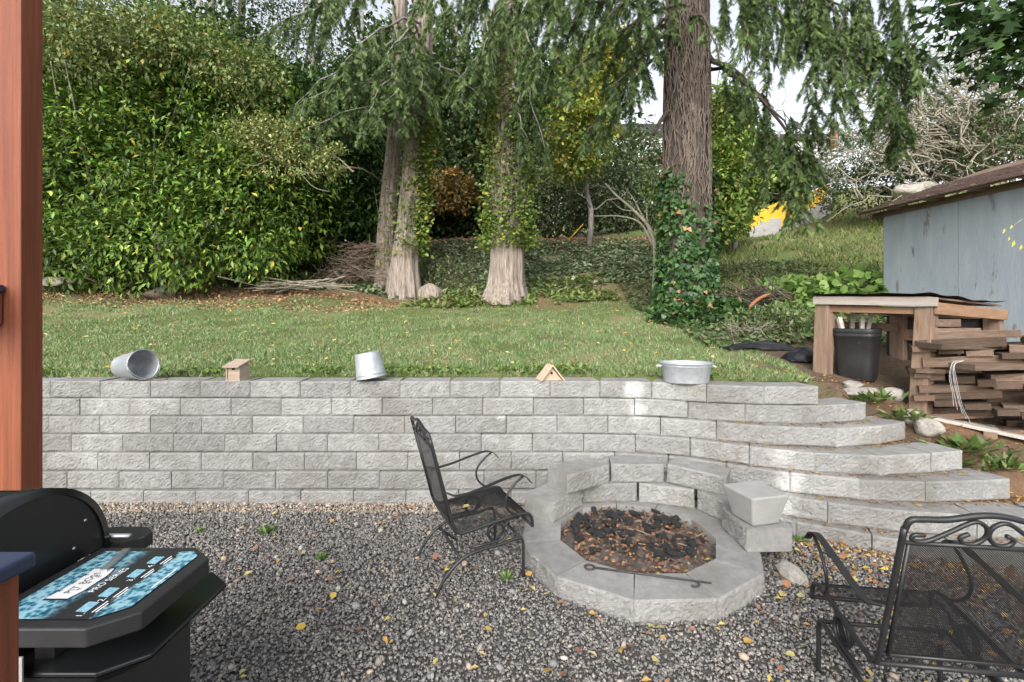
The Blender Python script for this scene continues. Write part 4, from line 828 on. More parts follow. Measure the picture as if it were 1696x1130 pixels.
IC = [(.030, .075, .020), (.05, .11, .03), (.08, .15, .045), (.035, .085, .035), (.36, .22, .10)]
scatter('ivy', IVY, pos, norm(out*.5+rdir(k)*.6+[0, 0, -.7]), out+rdir(k)*.5, .065+.05*rng.random(k), cmix(k, IC, [.3, .35, .2, .11, .04]), M['gloss_leaf'], fir)['kind'] = 'stuff'
nd = Needles(); mb = MB()
BO = [  # from-row, tip px, tip Y, n, sub length, hang
 (-40, (900, 60), 7.6, 16, 1.0, .45), (0, (930, 130), 7.4, 14, .9, .5), (40, (1010, 150), 7.4, 12, .8, .4), (-80, (820, 20), 7.8, 18, 1.1, .5), (-100, (780, -10), 8.4, 18, 1.2, .5), (60, (960, 230), 8.2, 12, .8, .5), (-60, (1000, 40), 6.6, 14, .9, .4), (-120, (900, -20), 6.8, 16, 1.0, .4), (20, (1050, 80), 7.4, 8, .55, .3),
 (30, (1190, 95), 6.6, 10, .55, .25), (-20, (1300, 30), 6.8, 14, .9, .8), (-60, (1400, 20), 7.2, 20, 1.2, 1.0), (-90, (1500, 0), 7.4, 22, 1.3, 1.0), (-110, (1530, -30), 6.9, 22, 1.25, .9), (-40, (1480, 60), 7.5, 16, 1.2, 1.0), (0, (1440, 40), 8.2, 14, 1.1, 1.0), (-150, (1280, -90), 6.2, 12, .7, .6), (-130, (1010, -60), 6.0, 14, .9, .4), (-100, (1370, -50), 6.3, 14, .8, .9),
 (80, (1330, 250), 7.8, 12, .9, 1.0), (100, (1290, 190), 8.6, 7, .6, .9)]
for (r0, tip, Y2, n_, l_, hg) in BO:
    bough(nd, mb, rel(fir, [px(1138, r0, 9)])[0], rel(fir, [px(*tip, Y2)])[0], .10 if tip[0] > 1150 else .05, int(n_*(.5 if tip[0] > 1150 else .8)), l_*(.8 if tip[0] > 1150 else .9), hg*(1 if tip[0] > 1200 else .6), .045, .105 if tip[0] > 1150 else .12, .052)
def hang_strand(p0, p1, Y, n_, l_):     # one of the long pendant branches on the right
    a, b = rel(fir, [px(*p0, Y)])[0], rel(fir, [px(*p1, Y)])[0]; pts = a+(b-a)*np.linspace(0, 1, 10)[:, None]+rng.normal(0, .03, (10, 3)); mb.tube(pts, np.linspace(.014, .005, 10), 5)
    for i in range(int(n_*.8)):
        f = rng.random(); p = a+(b-a)*f; d = norm(np.array([rng.normal(0, .5), rng.normal(0, .4), -1.0])); nd.twig(p, p+d*l_*(.5+.7*rng.random()), .15, .055, .11)
for args in (((1310, 190), (1325, 350), 7.8, 34, .42), ((1330, 240), (1300, 375), 7.9, 20, .32), ((1350, 150), (1335, 300), 7.9, 26, .42), ((1480, 30), (1490, 230), 7.4, 34, .45), ((1450, 40), (1465, 180), 7.3, 30, .45), ((1390, 30), (1380, 210), 7.2, 24, .42), ((1420, 20), (1415, 170), 7.5, 20, .4), ((1260, 200), (1270, 320), 8.3, 12, .35), ((1275, 120), (1250, 300), 8.4, 12, .35), ((1500, 60), (1530, 150), 7.2, 22, .45), ((1505, 180), (1470, 265), 7.6, 20, .35), ((1235, 30), (1245, 150), 7.0, 12, .35), ((1345, 20), (1350, 130), 7.0, 18, .4)): hang_strand(*args)
mb.tube(crv(rel(fir, [px(1165, 95, 8.9), px(1220, 120, 8.6), px(1265, 170, 8.3), px(1310, 230, 8), px(1325, 300, 7.8)]), 20), np.linspace(.05, .012, 21)[:len(crv(rel(fir, [px(1165, 95, 8.9), px(1220, 120, 8.6), px(1265, 170, 8.3), px(1310, 230, 8), px(1325, 300, 7.8)]), 20))], 6)
for q in range(46):         # fine dead twigs
    p = rel(fir, [px(1170+130*rng.random(), 60+170*rng.random(), 8.6)])[0]; d = rdir(1)[0]*.6+[.4, 0, -.3]; l = .3+.5*rng.random(); mb.tube(np.array([p, p+d*l*.5+rng.normal(0, .04, 3), p+d*l+[0, 0, -.1]]), [.008, .005, .003], 4, False)
for (p, q, rr_) in (((1110, 60), (1082, 64), .06), ((1105, 185), (1082, 222), .045), ((1165, 172), (1178, 174), .03)):
    a, b = rel(fir, [px(*p, 8.8), px(*q, 8.7)]); mb.tube([a, (a+b)/2+[0, 0, .03], b], [rr_, rr_*.8, rr_*.5], 7)
mb.build('limbs', M['bark_dark'], fir, True)['kind'] = 'stuff'; nd.build('crown', fir)

# ---------------------------------------------------------------- laurel hedge and other shrubs and trees
def shrub(name, label, cat, base_px, Y, ells, fol, stems=6, stem_mat='twig_brown', group=None, sr=.04):
    """ells in photo columns/rows: (px, py, Y, rx, ry, rz)"""
    E = [tuple(P(e[0], e[1], e[2]))+tuple(e[3:6]) for e in ells]; b = np.array([(base_px-HX)/F*Y, Y, gz((base_px-HX)/F*Y, Y)])
    t = thing(name, label, cat, tuple(b), group=group); E = [tuple(np.array(e[:3])-b)+e[3:] for e in E]
    mb = MB(); 
    for i in range(stems):
        e = E[i % len(E)]; q = np.array([rng.normal(0, .25), rng.normal(0, .25), -.15]); tip = np.array(e[:3])+rdir(1)[0]*np.array(e[3:])*.6; mid_ = (q+tip)/2+rng.normal(0, .2, 3)
        mb.tube(crv([q, mid_, tip], 10), np.linspace(sr, sr*.25, len(crv([q, mid_, tip], 10))), 6)
    if stems: mb.build('stems', M[stem_mat], t, True)['kind'] = 'stuff'
    for f in fol: foliage(ells=E, parent=t, **f)
    return t
LC1 = [(.05, .105, .018), (.09, .165, .026), (.155, .24, .04), (.25, .31, .055), (.50, .40, .06)]
shrub('laurel_hedge', 'huge glossy dark green laurel with scattered yellow leaves at the lawn edge', 'hedge', 260, 11.3,
 [(170, 300, 11.6, 2.0, 1.5, 2.4), (300, 260, 11.8, 1.9, 1.5, 2.6), (400, 330, 11.6, 1.6, 1.2, 1.9), (250, 400, 10.9, 1.7, 1.0, 1.15), (130, 420, 11, 1.2, .9, 1.0), (100, 190, 12.4, 1.8, 1.5, 2.3), (250, 130, 12.6, 1.9, 1.5, 1.8), (480, 300, 12.4, 1.4, 1.2, 2.2), (420, 410, 11.5, .9, .8, .8), (370, 190, 12.4, 1.5, 1.2, 1.8), (30, 330, 11.5, 1.5, 1.2, 2.6)],
 [dict(name='foliage', n_clump=3000, per=26, clump_r=.21, base=LONG, size=.155, cols=LC1, w=[.31, .34, .23, .11, .01], mat=M['gloss_leaf'], depth=.55, droop=.3, lo=-.95, cj=.34)], 9)
DK = [(.025, .055, .014), (.04, .085, .02), (.06, .12, .03), (.09, .15, .04)]
shrub('dark_evergreen', 'dark evergreen shrub in the shade right of the laurel', 'shrub', 560, 13.6, [(545, 330, 13.6, 1.3, 1, 1.7), (500, 380, 13.3, 1.0, .8, 1.0), (580, 280, 14.5, 1.3, 1, 1.5), (480, 200, 14.5, 1.6, 1, 1.6)],
 [dict(name='foliage', n_clump=2200, per=11, clump_r=.17, base=LONG, size=.21, cols=DK, w=[.3, .35, .25, .1], mat=M['gloss_leaf'], depth=.4, lo=-.6)], 6)
PL = [(.22, .27, .10), (.30, .33, .13), (.16, .22, .07), (.36, .33, .12)]
t = shrub('pale_leaved_branch_tree', 'thin grey-branched tree with sparse pale yellow-green leaves before the laurel', 'tree', 560, 11.8, [(470, 245, 10.6, 1.25, .5, .75), (420, 215, 10.5, .8, .4, .5), (530, 265, 10.7, .8, .4, .45)],
 [dict(name='foliage', n_clump=420, per=9, clump_r=.09, base=LEAF, size=.085, cols=PL, w=None, mat=M['leaf'], depth=.95, lo=-1)], 0)
mb = MB(); o0 = np.array(t.location)
for ctrl in ([(655, 440), (648, 330), (600, 280), (520, 288), (470, 270), (410, 245)], [(520, 288), (495, 262), (470, 235)], [(500, 290), (520, 310), (545, 318)], [(470, 270), (440, 240), (380, 232)], [(585, 285), (560, 262), (520, 240)], [(450, 262), (420, 275), (395, 270)]):
    c = crv([P(a, b, 10.7 if a < 590 else 12 if a < 610 else 14.6)-o0 for a, b in ctrl], 20); mb.tube(c, np.linspace(.03 if len(ctrl) > 4 else .014, .005, len(c)), 6)
mb.build('branches', M['twig_pale'], t, True)['kind'] = 'stuff'
t = shrub('overhanging_pale_tree', 'airy tree with small pale olive leaves overhanging the laurel top', 'tree', 200, 13.5, [(150, 70, 10.6, 1.7, .9, .9), (290, 70, 10.9, 1.6, .9, .8), (400, 120, 11, 1.2, .7, .6), (110, 20, 11, 1.3, .9, .9)],
 [dict(name='foliage', n_clump=1300, per=9, clump_r=.13, base=LEAF2, size=.10, cols=[(.17, .22, .07), (.21, .25, .09), (.11, .16, .05), (.40, .28, .06)], w=[.35, .3, .3, .05], mat=M['leaf'], depth=.9, lo=-1)], 9, 'twig_pale', sr=.05)
def tall_tree(name, label, base_px, Y, top_py, r, lean, ells, fol, group=None, mat='bark_grey', nb=10, bl=1.8):
    b = np.array([(base_px-HX)/F*Y, Y, gz((base_px-HX)/F*Y, Y)]); t = thing(name, label, 'tree', tuple(b), group=group); mb = MB(); top = P(base_px+lean, top_py, Y)-b
    limb_tree(mb, (0, 0, -.3), top, r, nb, bl); mb.build('trunk', M[mat], t, True)
    E = [tuple(P(e[0], e[1], e[2])-b)+tuple(e[3:6]) for e in ells]
    for f in fol: foliage(ells=E, parent=t, **f)
    return t
AL = [(.06, .095, .03), (.09, .13, .045), (.13, .17, .06), (.30, .24, .07)]
for i, (bx, ln, lab_) in enumerate(((345, -8, 'slim grey alder, leftmost trunk above the laurel'), (372, 8, 'slim grey alder with straight pale trunk between two others above the laurel'), (392, 22, 'slim grey alder leaning right above the laurel'))):
    tall_tree('alder_tree', lab_, bx, 19+i*.6, -260, .22, ln, [(bx+60*(i-1), -120, 19, 2.6, 1.5, 1.6), (bx+90*(i-1), -30, 19, 2.2, 1.3, 1.0)], [dict(name='crown', n_clump=420, per=9, clump_r=.2, base=LEAF2, size=.12, cols=AL, w=[.35, .35, .22, .08], mat=M['leaf'], depth=.95, lo=-1)], 'alders above the laurel')
tall_tree('airy_alder', 'tall open-crowned tree with fine leaves against the sky left of the conifer boughs', 505, 20, -200, .18, 20, [(470, 40, 20, 2.6, 1.5, 1.4), (530, 90, 20, 1.9, 1.3, 1.2), (440, -40, 20, 2.6, 1.5, 1.4)], [dict(name='crown', n_clump=750, per=9, clump_r=.22, base=LEAF2, size=.11, cols=AL, w=[.4, .35, .2, .05], mat=M['leaf'], depth=.95, lo=-1)])
# dark wood behind the bank
fd = lambda n_, s_, c_, w_=None, per=10, cr=.24, base=LEAF2, dep=.5, lo=-.9: [dict(name='crown', n_clump=int(n_*1.7), per=per, clump_r=cr, base=base, size=s_*1.6, cols=c_, w=w_, mat=M['leaf'], depth=dep, lo=lo)]
tall_tree('woodland_tree', 'dark leafy tree filling the gap between the twin trunks and the shaggy trunk', 755, 20, 40, .2, 0, [(750, 300, 20, 2.0, 1.4, 2.2), (770, 180, 20.5, 2.2, 1.5, 2.2), (720, 360, 19.6, 1.6, 1, 1.3), (790, 350, 19.8, 1.6, 1, 1.4)], fd(1250, .13, [(.03, .06, .018), (.05, .09, .028), (.085, .12, .04), (.20, .17, .05)], [.35, .35, .24, .06]))
tall_tree('autumn_tree', 'small tree with orange-brown autumn leaves behind the twin trunks', 625, 17, 180, .1, 0, [(612, 262, 16, 1.1, .7, .9), (740, 320, 18, 1.0, .5, .8)], fd(300, .11, [(.30, .16, .05), (.22, .14, .05), (.13, .16, .05), (.36, .25, .08)], None, 8, .15))
tall_tree('woodland_tree', 'dark tree behind the laurel and twin trunks', 600, 20, 20, .2, 0, [(600, 200, 20, 2.4, 1.5, 2.6), (640, 340, 19.5, 2.2, 1.2, 1.8), (560, 330, 20, 2.2, 1.3, 2.2), (660, 110, 21, 2.2, 1.4, 2.0)], fd(1250, .13, DK))
tall_tree('grey_green_tree', 'grey-green fine-leaved shrubby tree on the bank left of the ivy conifer', 960, 19.5, 200, .1, 0, [(920, 330, 19, 1.8, 1.0, 1.4), (1000, 320, 19, 1.8, 1.0, 1.4), (1060, 330, 19.5, 1.5, 1, 1.3), (1060, 250, 20.5, 1.2, .8, .8), (950, 250, 20, 1.7, 1, 1.3)], fd(1300, .085, [(.10, .14, .07), (.14, .18, .09), (.07, .105, .05), (.20, .23, .11)], None, 10, .2), nb=16)
tall_tree('woodland_tree', 'shadowy tree behind the shaggy trunk', 880, 22, 60, .2, 0, [(880, 250, 22, 2.2, 1.3, 2.6), (850, 350, 21, 1.8, 1.2, 1.4), (920, 150, 22.5, 2.0, 1.3, 2.0)], fd(900, .13, DK))
tall_tree('golden_leaved_tree', 'yellow-green leaved tree showing through the conifer boughs', 975, 16, 60, .1, 10, [(965, 200, 15, 1.1, .8, 1.3), (985, 120, 15.5, 1.0, .8, 1.2), (950, 270, 15.3, .8, .7, .6), (1020, 90, 15.5, .9, .7, .9)], fd(560, .10, [(.19, .26, .05), (.26, .31, .06), (.13, .20, .045), (.40, .35, .06)], None, 9, .17, LEAF2, .8, -1))
tall_tree('lime_green_tree', 'bright lime green tree just right of the ivy conifer', 1215, 15, 130, .09, 0, [(1210, 300, 14.6, .95, .8, 1.4), (1200, 210, 15, .75, .7, 1.2), (1195, 370, 14, .5, .5, .5)], fd(820, .10, [(.14, .24, .045), (.20, .30, .06), (.10, .17, .035), (.30, .33, .08)], None, 9, .16, LEAF2, .6, -1), nb=14)
tall_tree('woodland_tree', 'mid green tree behind the yellow stairs', 1290, 27, 220, .15, 0, [(1270, 290, 27, 2.2, 1.5, 1.6), (1330, 310, 27.5, 1.8, 1.2, 1.0), (1220, 250, 28, 2.0, 1.4, 2.0)], fd(800, .15, [(.06, .10, .03), (.09, .14, .045), (.13, .18, .06)]))
for i, (bx, by, Y, rx, rz, lb_) in enumerate(((90, 250, 17, 3.2, 3.6, 'dark tree rising behind the laurel beside the porch post'), (330, 150, 17.5, 3.0, 3.0, 'dark tree behind the laurel below the alders'), (480, 330, 18, 2.4, 2.4, 'dark tree in the shade behind the pale-leaved branches'), (-150, 200, 15, 3.0, 4.0, 'dark tree beyond the porch post'))):
    tall_tree('background_tree', lb_, bx, Y, by-150, .2, 0, [(bx, by, Y, rx, 1.5, rz), (bx+60, by+130, Y-.5, rx*.8, 1.2, rz*.6)], fd(800, .15, DK, None, 10, .26), 'dark trees behind the laurel')
wood = [tuple(P(a, b, 31))+(4.5, 2.5, c_) for a, b, c_ in ((-150, 120, 7), (0, 170, 6), (130, 180, 5.5), (260, 200, 5), (400, 270, 4.5), (540, 260, 4.5), (660, 180, 6.5), (780, 190, 5.5), (880, 220, 5), (970, 270, 4), (1060, 320, 2.6), (600, 330, 3), (750, 340, 3), (900, 340, 3), (300, 350, 3))]
o = foliage('far_woodland', wood, 5200, 9, .45, LEAF2, .42, DK, None, M['leaf'], None, .6, .2, -1); tag(o, 'dark mass of distant woodland behind the bank', 'woodland', kind='stuff')
# small bare tree
t = thing('bare_shrub', 'small leafless pale-stemmed tree left of the ivy-clad trunk', 'tree', tuple(P(1085, 478, 10.2))); mb = MB(); o0 = np.array(t.location)
for ctrl, r_ in (([(1085, 482), (1084, 440), (1082, 400), (1072, 375), (1050, 350), (1020, 320), (1003, 303)], .06), ([(1082, 405), (1062, 370), (1030, 358), (985, 357)], .03), ([(1084, 400), (1095, 370), (1092, 330), (1080, 300)], .03), ([(1066, 365), (1050, 330), (1035, 310)], .022), ([(1050, 350), (1030, 345), (1008, 330)], .015), ([(1090, 360), (1102, 335), (1110, 310)], .015), ([(1072, 375), (1070, 340), (1060, 312)], .02)):
    c = crv([P(a, b, 10.2)+[0, rng.normal(0, .05), 0]-o0 for a, b in ctrl], 24); mb.tube(c, np.linspace(r_, r_*.25, len(c)), 7)
mb.build('trunk', M['twig_pale'], t, True)
foliage('leaves', [tuple(P(1080, 320, 10.2)-o0)+(.55, .4, .5)], 70, 7, .08, LEAF, .07, [(.16, .25, .06), (.22, .30, .08)], None, M['leaf'], t, .95, .2, -1)

# right: twiggy tan shrub, hedge, maple overhang
t = shrub('evergreen_thicket', 'dense green and bronze shrubs on the bank above the shed roof', 'shrub', 1450, 20, [(1430, 320, 19.5, 1.8, 1.2, 1.1), (1500, 290, 19, 2.0, 1.2, 1.3), (1600, 260, 17, 2.4, 1.2, 1.4), (1690, 250, 15, 2.0, 1.2, 1.6), (1410, 270, 22, 1.8, 1.2, 1.3)],
 [dict(name='foliage', n_clump=1500, per=10, clump_r=.18, base=LEAF2, size=.13, cols=[(.05, .09, .03), (.08, .12, .04), (.12, .16, .06), (.20, .14, .07)], w=[.35, .35, .2, .1], mat=M['leaf'], depth=.45, lo=-.5)], 5)
t = thing('tan_twiggy_tree', 'big arching tangle of bare tan twigs with sparse pale leaves above the shed', 'tree', tuple(P(1600, 300, 17))); o0 = np.array(t.location); mb = MB()
for q in range(560):
    root = P(1620+85*rng.normal(), 240+50*rng.normal(), 16.5+1.0*rng.normal())-o0; ang = rng.uniform(.3, 3.0); l = rng.uniform(1.2, 3.4)
    d = np.array([-math.cos(ang*.55)*1.0+rng.normal(0, .25), rng.normal(0, .4), math.sin(ang)*.95]); up_ = norm(d)
    pts = [root+up_*l*s+np.array([0, 0, -.55*l*s*s])+rng.normal(0, .06, 3)*(s > 0) for s in np.linspace(0, 1, 9)]
    mb.tube(pts, np.linspace(.032, .009, 9), 4, False)
mb.build('branches', M['twig_pale'], t, True)['kind'] = 'stuff'
foliage('leaves', [tuple(P(1540, 170, 16.5)-o0)+(2.6, 1.2, 1.9), tuple(P(1620, 110, 16.5)-o0)+(2.2, 1.2, 1.6), tuple(P(1450, 230, 16.5)-o0)+(1.4, 1, 1.2)], 1100, 8, .16, LEAF2, .085, [(.26, .28, .15), (.34, .34, .20), (.18, .21, .10), (.40, .36, .24)], None, M['leaf'], t, .95, .2, -1)
t = thing('maple_tree', 'dark green maple branch hanging in from above the shed', 'tree', (7.2, 5.0, gz(7.2, 5.0))); o0 = np.array(t.location); mb = MB()
limb_tree(mb, (0, 0, -.3), (.3, .2, 6.0), .18, 6, 1.5)
for tip in ((1570, 10), (1600, 90), (1650, 120), (1690, 60)):
    c = crv([np.array([.2, .1, 3.6]), (np.array([.2, .1, 3.9])+P(*tip, 5.2)-o0)/2+[0, 0, .35], P(*tip, 5.2)-o0], 14); mb.tube(c, np.linspace(.05, .008, len(c)), 6)
c = crv([P(1760, 340, 4.6)-o0, P(1700, 360, 4.4)-o0, P(1672, 380, 4.3)-o0], 8); mb.tube(c, np.linspace(.006, .003, len(c)), 5); mb.tube([np.array([.1, 0, 2.4]), P(1760, 340, 4.6)-o0], [.02, .007], 5)
mb.build('trunk', M['bark_grey'], t, True)
foliage('crown', [tuple(P(1650, 30, 5.2)-o0)+(.75, .5, .42), tuple(P(1690, 90, 5.1)-o0)+(.45, .4, .35), tuple(P(1590, 0, 5.4)-o0)+(.4, .4, .25), tuple(P(1760, 20, 5.2)-o0)+(.7, .6, .6)], 150, 6, .10, MAPLE, .14, [(.025, .06, .015), (.04, .085, .02), (.06, .12, .03)], None, M['leaf'], t, .9, .5, -1)
for (a, b, s) in ((1664, 378, .055), (1676, 372, .05), (1680, 398, .07), (1692, 405, .06), (1672, 392, .045)):
    c_ = P(a, b, 4.3)-o0; scatter('yellow_leaf', LEAF, [c_], [(-.3, 0, -.9)], [(.2, -1, .2)], s, [(.46, .46, .10)], M['leaf'], t)

# ---------------------------------------------------------------- ground cover on the banks
def cover(name, label, cat, region, k, base, size, cols, w, mat, hgt=.06, seed=1, thr=.42):
    x0, x1, y0, y1 = region; xx = x0+(x1-x0)*rng.random(k); yy = y0+(y1-y0)*rng.random(k); ok = fbm(xx*1.2, yy*1.2, seed)+.15*rng.random(k) > thr; xx, yy = xx[ok], yy[ok]; k = len(xx)
    pos = np.stack([xx, yy, ground(xx, yy)+hgt*rng.random(k)], -1)
    return tag(scatter(name, base, pos, norm(rdir(k)*[1, 1, .4]+[0, -.3, 0]), rdir(k)*.5+[0, -.3, 1], size*(.6+.8*rng.random(k)), cmix(k, cols, w), mat), label, cat, kind='stuff')
cover('bank_ivy', 'trailing ivy covering the bank behind the trees', 'ivy', (-8, 4.5, 12.4, 16.8), 36000, IVY, .10, [(.15, .20, .10), (.21, .265, .14), (.28, .31, .19), (.10, .155, .065)], None, M['gloss_leaf'], .09, 1, .34)
cover('hill_ivy', 'ivy and weeds spreading on the slope right of the ivy conifer', 'ivy', (2.6, 7.5, 6.4, 12.5), 15000, IVY, .07, [(.05, .10, .035), (.09, .14, .05), (.14, .19, .07), (.20, .17, .10)], None, M['leaf'], .12, 3, .45)
cover('bank_litter', 'rust brown fallen leaves along the bank crest and under the laurel', 'leaf litter', (-9, 6, 15.6, 18), 14000, LEAF2, .10, [(.40, .25, .16), (.32, .19, .12), (.48, .34, .22)], None, M['deadleaf'], .05, 5, .3)
cover('laurel_litter', 'brown leaf litter along the foot of the laurel', 'leaf litter', (-10.5, -2.5, 9.9, 11.8), 5000, LEAF, .075, [(.34, .19, .11), (.26, .14, .08), (.45, .32, .18)], None, M['deadleaf'], .03, 6, .4)
cover('tree_foot_grass', 'tufts of longer grass around the tree bases', 'grass', (-2.5, 2.5, 11.2, 13.2), 9000, LONG, .16, [(.12, .19, .045), (.16, .23, .06), (.24, .25, .10)], None, M['leaf'], .06, 7, .5)
# ivy heap at the conifer foot and between there and the bench
def mound(name, label, cat, c_px, Y, r, k, base, size, cols, mat, w=None, sy=.6):
    b = np.array([(c_px-HX)/F*Y, Y, gz((c_px-HX)/F*Y, Y)]); t = thing(name, label, cat, tuple(b)); d = rdir(k); d[:, 2] = np.abs(d[:, 2]); rr_ = np.array(r)*(.35+.65*rng.random((k, 1))**.5); pos = d*rr_
    pos[:, 2] += ground(pos[:, 0]+b[0], pos[:, 1]+b[1])-b[2]
    scatter('foliage', base, pos, norm(d*.6+rdir(k)*.7), d*.4+rdir(k)*.4+[0, 0, .7], size*(.6+.8*rng.random(k)), cmix(k, cols, w), mat, t); mb = MB()
    for q in range(9): e = pos[rng.integers(k)]; mb.tube([np.array([rng.normal(0, .1), rng.normal(0, .1), -.05]), e*.5+[0, 0, .08], e], .006, 4, False)
    mb.build('stems', M['twig_brown'], t); return t
mound('ivy_mound', 'low mound of ivy spilling from the conifer foot onto the lawn', 'ivy', 1165, 8.3, (1.0, .7, .42), 2300, IVY, .075, IC, M['gloss_leaf'], [.3, .35, .25, .08, .02])
mound('bramble_mound', 'low leafy brambles between the conifer and the timber bench', 'shrub', 1290, 7.2, (1.0, .7, .38), 1500, LEAF, .075, [(.08, .13, .04), (.12, .17, .06), (.17, .20, .09)], M['leaf'])
mound('low_bramble', 'brambly low bush at the bank foot between the two pale trees', 'shrub', 740, 13.4, (.9, .6, .75), 1500, LEAF, .085, [(.08, .13, .04), (.12, .16, .06), (.20, .18, .12)], M['leaf'])
BGL = [(.13, .23, .05), (.19, .31, .08), (.26, .36, .11)]
for i, (cx_, Y, r, lb_) in enumerate(((1345, 8.6, (.75, .5, .5), 'broad-leaved squash vine on the slope above the lean-to bench'), (1420, 8.9, (.8, .5, .55), 'broad-leaved squash vine against the shed corner'), (1310, 9.6, (.6, .5, .35), 'smaller broad-leaved vine patch higher up the slope'))):
    mound('squash_plant', lb_, 'plant', cx_, Y, [q*1.25 for q in r], 620, ROUND, .125, BGL, M['leaf'])
for i, (cx_, Y, s, lb_) in enumerate(((1545, 3.98, .20, 'long-leaved green weed beside the third step end'), (1500, 4.3, .18, 'long-leaved green weed between the pale rocks'), (1600, 3.95, .20, 'long-leaved green weed in front of the plank pile'), (1440, 4.5, .16, 'leafy weed at the top end of the steps'), (1660, 3.8, .15, 'straggling weed below the pallet'))):
    X = (cx_-HX)/F*Y; z = gz(X, Y); k = 110; s = s*.62; t = thing('weed', lb_, 'weed', (X, Y, z)); d = norm(np.stack([rng.normal(0, 1, k), rng.normal(0, .7, k), .35+.5*rng.random(k)], -1))
    scatter('leaves', LONG, d*.05+rng.normal(0, .05, (k, 3))*[1.6, 1, 0], d, rdir(k)*.3+[0, 0, 1], s*(.5+.7*rng.random(k)), cmix(k, [(.08, .14, .035), (.12, .19, .05), (.20, .22, .08)]), M['leaf'], t)
for i, (cx_, cy_, s, lb_) in enumerate(((442, 888, .09, 'feathery green weed growing in the gravel'), (680, 830, .11, 'tuft of broad grass at the wall foot behind the chair'), (330, 885, .05, 'tiny green seedling tuft in the gravel by the grill'), (533, 930, .06, 'small spiky seedling in the open gravel'), (1325, 900, .07, 'small green weed tucked against the fire pit block'), (840, 963, .06, 'thin sprouting weed by the chair front foot'))):
    b = Gz(cx_, cy_, 0); k = 46; t = thing('gravel_weed', lb_, 'weed', tuple(b)); d = norm(np.stack([rng.normal(0, .6, k), rng.normal(0, .6, k), .8+0*rng.random(k)], -1))
    scatter('leaves', LONG, d*.01, d, rdir(k)*.5+[0, -.5, .5], s*(.5+.6*rng.random(k)), cmix(k, [(.11, .20, .05), (.17, .26, .08), (.09, .15, .04)]), M['leaf'], t, .6)
# stumps, brush, twigs, pole
def twigpile(name, label, c_px, c_py, Y, sx, sy, hgt, k, mat, rad=.008, flat=False):
    b = P(c_px, c_py, Y); t = thing(name, label, 'brush pile', tuple(b)); mb = MB()
    for q in range(k):
        a = rng.normal(0, .35) if flat else rng.random()*3.14; l = (.5+.9*rng.random())*(sx if flat else .55); p = np.array([rng.normal(0, sx*.3), rng.normal(0, sy*.4), hgt*rng.random()**1.5])
        d = np.array([math.cos(a), math.sin(a), rng.normal(0, .12 if flat else .4)]); mb.tube(np.array([p-d*l/2, p+rng.normal(0, .03, 3), p+d*l/2]), rad*(.6+.7*rng.random()), 4, False)
    mb.build('twigs', M[mat], t)
twigpile('brush_pile', 'heap of brown dead brush left of the twin trunks', 590, 462, 12.9, 1.4, .6, .95, 300, 'twig_brown')
twigpile('cut_branches', 'flat heap of long pale cut branches lying on the lawn', 490, 476, 11.4, 1.5, .25, .12, 26, 'twig_pale', .012, True)
twigpile('dry_twigs', 'tuft of dry tan twigs at the ivy edge above the black plastic', 1243, 562, 6.9, .5, .3, .16, 60, 'twig_pale', .006)
twigpile('dead_sticks', 'fallen dark sticks and a rusty limb on the slope behind the bench', 1250, 498, 8.4, .9, .4, .25, 40, 'bark_dark', .014)
mb = MB().tube(crv([P(1228, 528, 8.2), P(1245, 505, 8.2), P(1262, 492, 8.2), P(1278, 488, 8.2)], 12)-P(1228, 528, 8.2), .03, 6); o = mb.build('rusty_limb', pm('red_rot', (.22, .09, .045), (.34, .15, .08), 6, .9, .5, 20), None, True, loc=P(1228, 528, 8.2)); tag(o, 'rust red broken limb lying on the slope', 'branch')
for nm, lb_, cpx, cpy, Y, s, mt in (('mossy_stump', 'dark low stump with dead leaves at the laurel foot', 272, 488, 10.9, (.34, .25, .22), 'bark_dark'), ('rotten_stump', 'small shaggy rotten stump between the two pale trees', 716, 490, 12.2, (.32, .25, .26), 'bark_pale'), ('fallen_log', 'weathered broken log lying under the laurel by the porch post', 88, 466, 10.6, (.35, .15, .12), 'bark_grey')):
    o = link(nm, rock_mesh(nm, len(nm), M[mt], 3, .9, .5), None, P(cpx, cpy, Y)); o.scale = s; tag(o, lb_, 'stump' if 'stump' in nm else 'log')
mb = MB().tube([P(942, 393, 16.6)-P(942, 393, 16.6)+[0, 0, -.1], P(966, 371, 16.6)-P(942, 393, 16.6)], .02, 7); o = mb.build('yellow_pole', M['yellow'], None, True, loc=P(942, 393, 16.6)); tag(o, 'thin yellow pole leaning on the bank crest', 'pole')
# black plastic
def sheet(nm, lb_, cpx, cpy, Y, w, d, h, seed):
    u = np.linspace(-1, 1, 22); U, Vv = np.meshgrid(u, u); b = P(cpx, cpy, Y); Z = h*np.clip(1-np.sqrt(U**2+Vv**2), 0, 1)**.6+.05*(fbm(U*4+seed, Vv*4)-.3); V = np.stack([U*w*(1+.2*vn(Vv*3, U, seed)), Vv*d, Z+gz(b[0], b[1])-b[2]], -1).reshape(-1, 3); I = np.arange(484).reshape(22, 22)
    me = mesh_np(nm, V, np.stack([I[:-1, :-1], I[:-1, 1:], I[1:, 1:], I[1:, :-1]], -1).reshape(-1, 4), M['poly'], smooth=True); tag(link(nm, me, None, b), lb_, 'plastic sheet')
sheet('plastic_sheet', 'crumpled black plastic sheet at the lawn edge below the brambles', 1255, 582, 6.3, .42, .15, .10, 1); sheet('plastic_bag', 'black plastic bundle beside the bench leg', 1330, 600, 5.7, .22, .2, .16, 5)

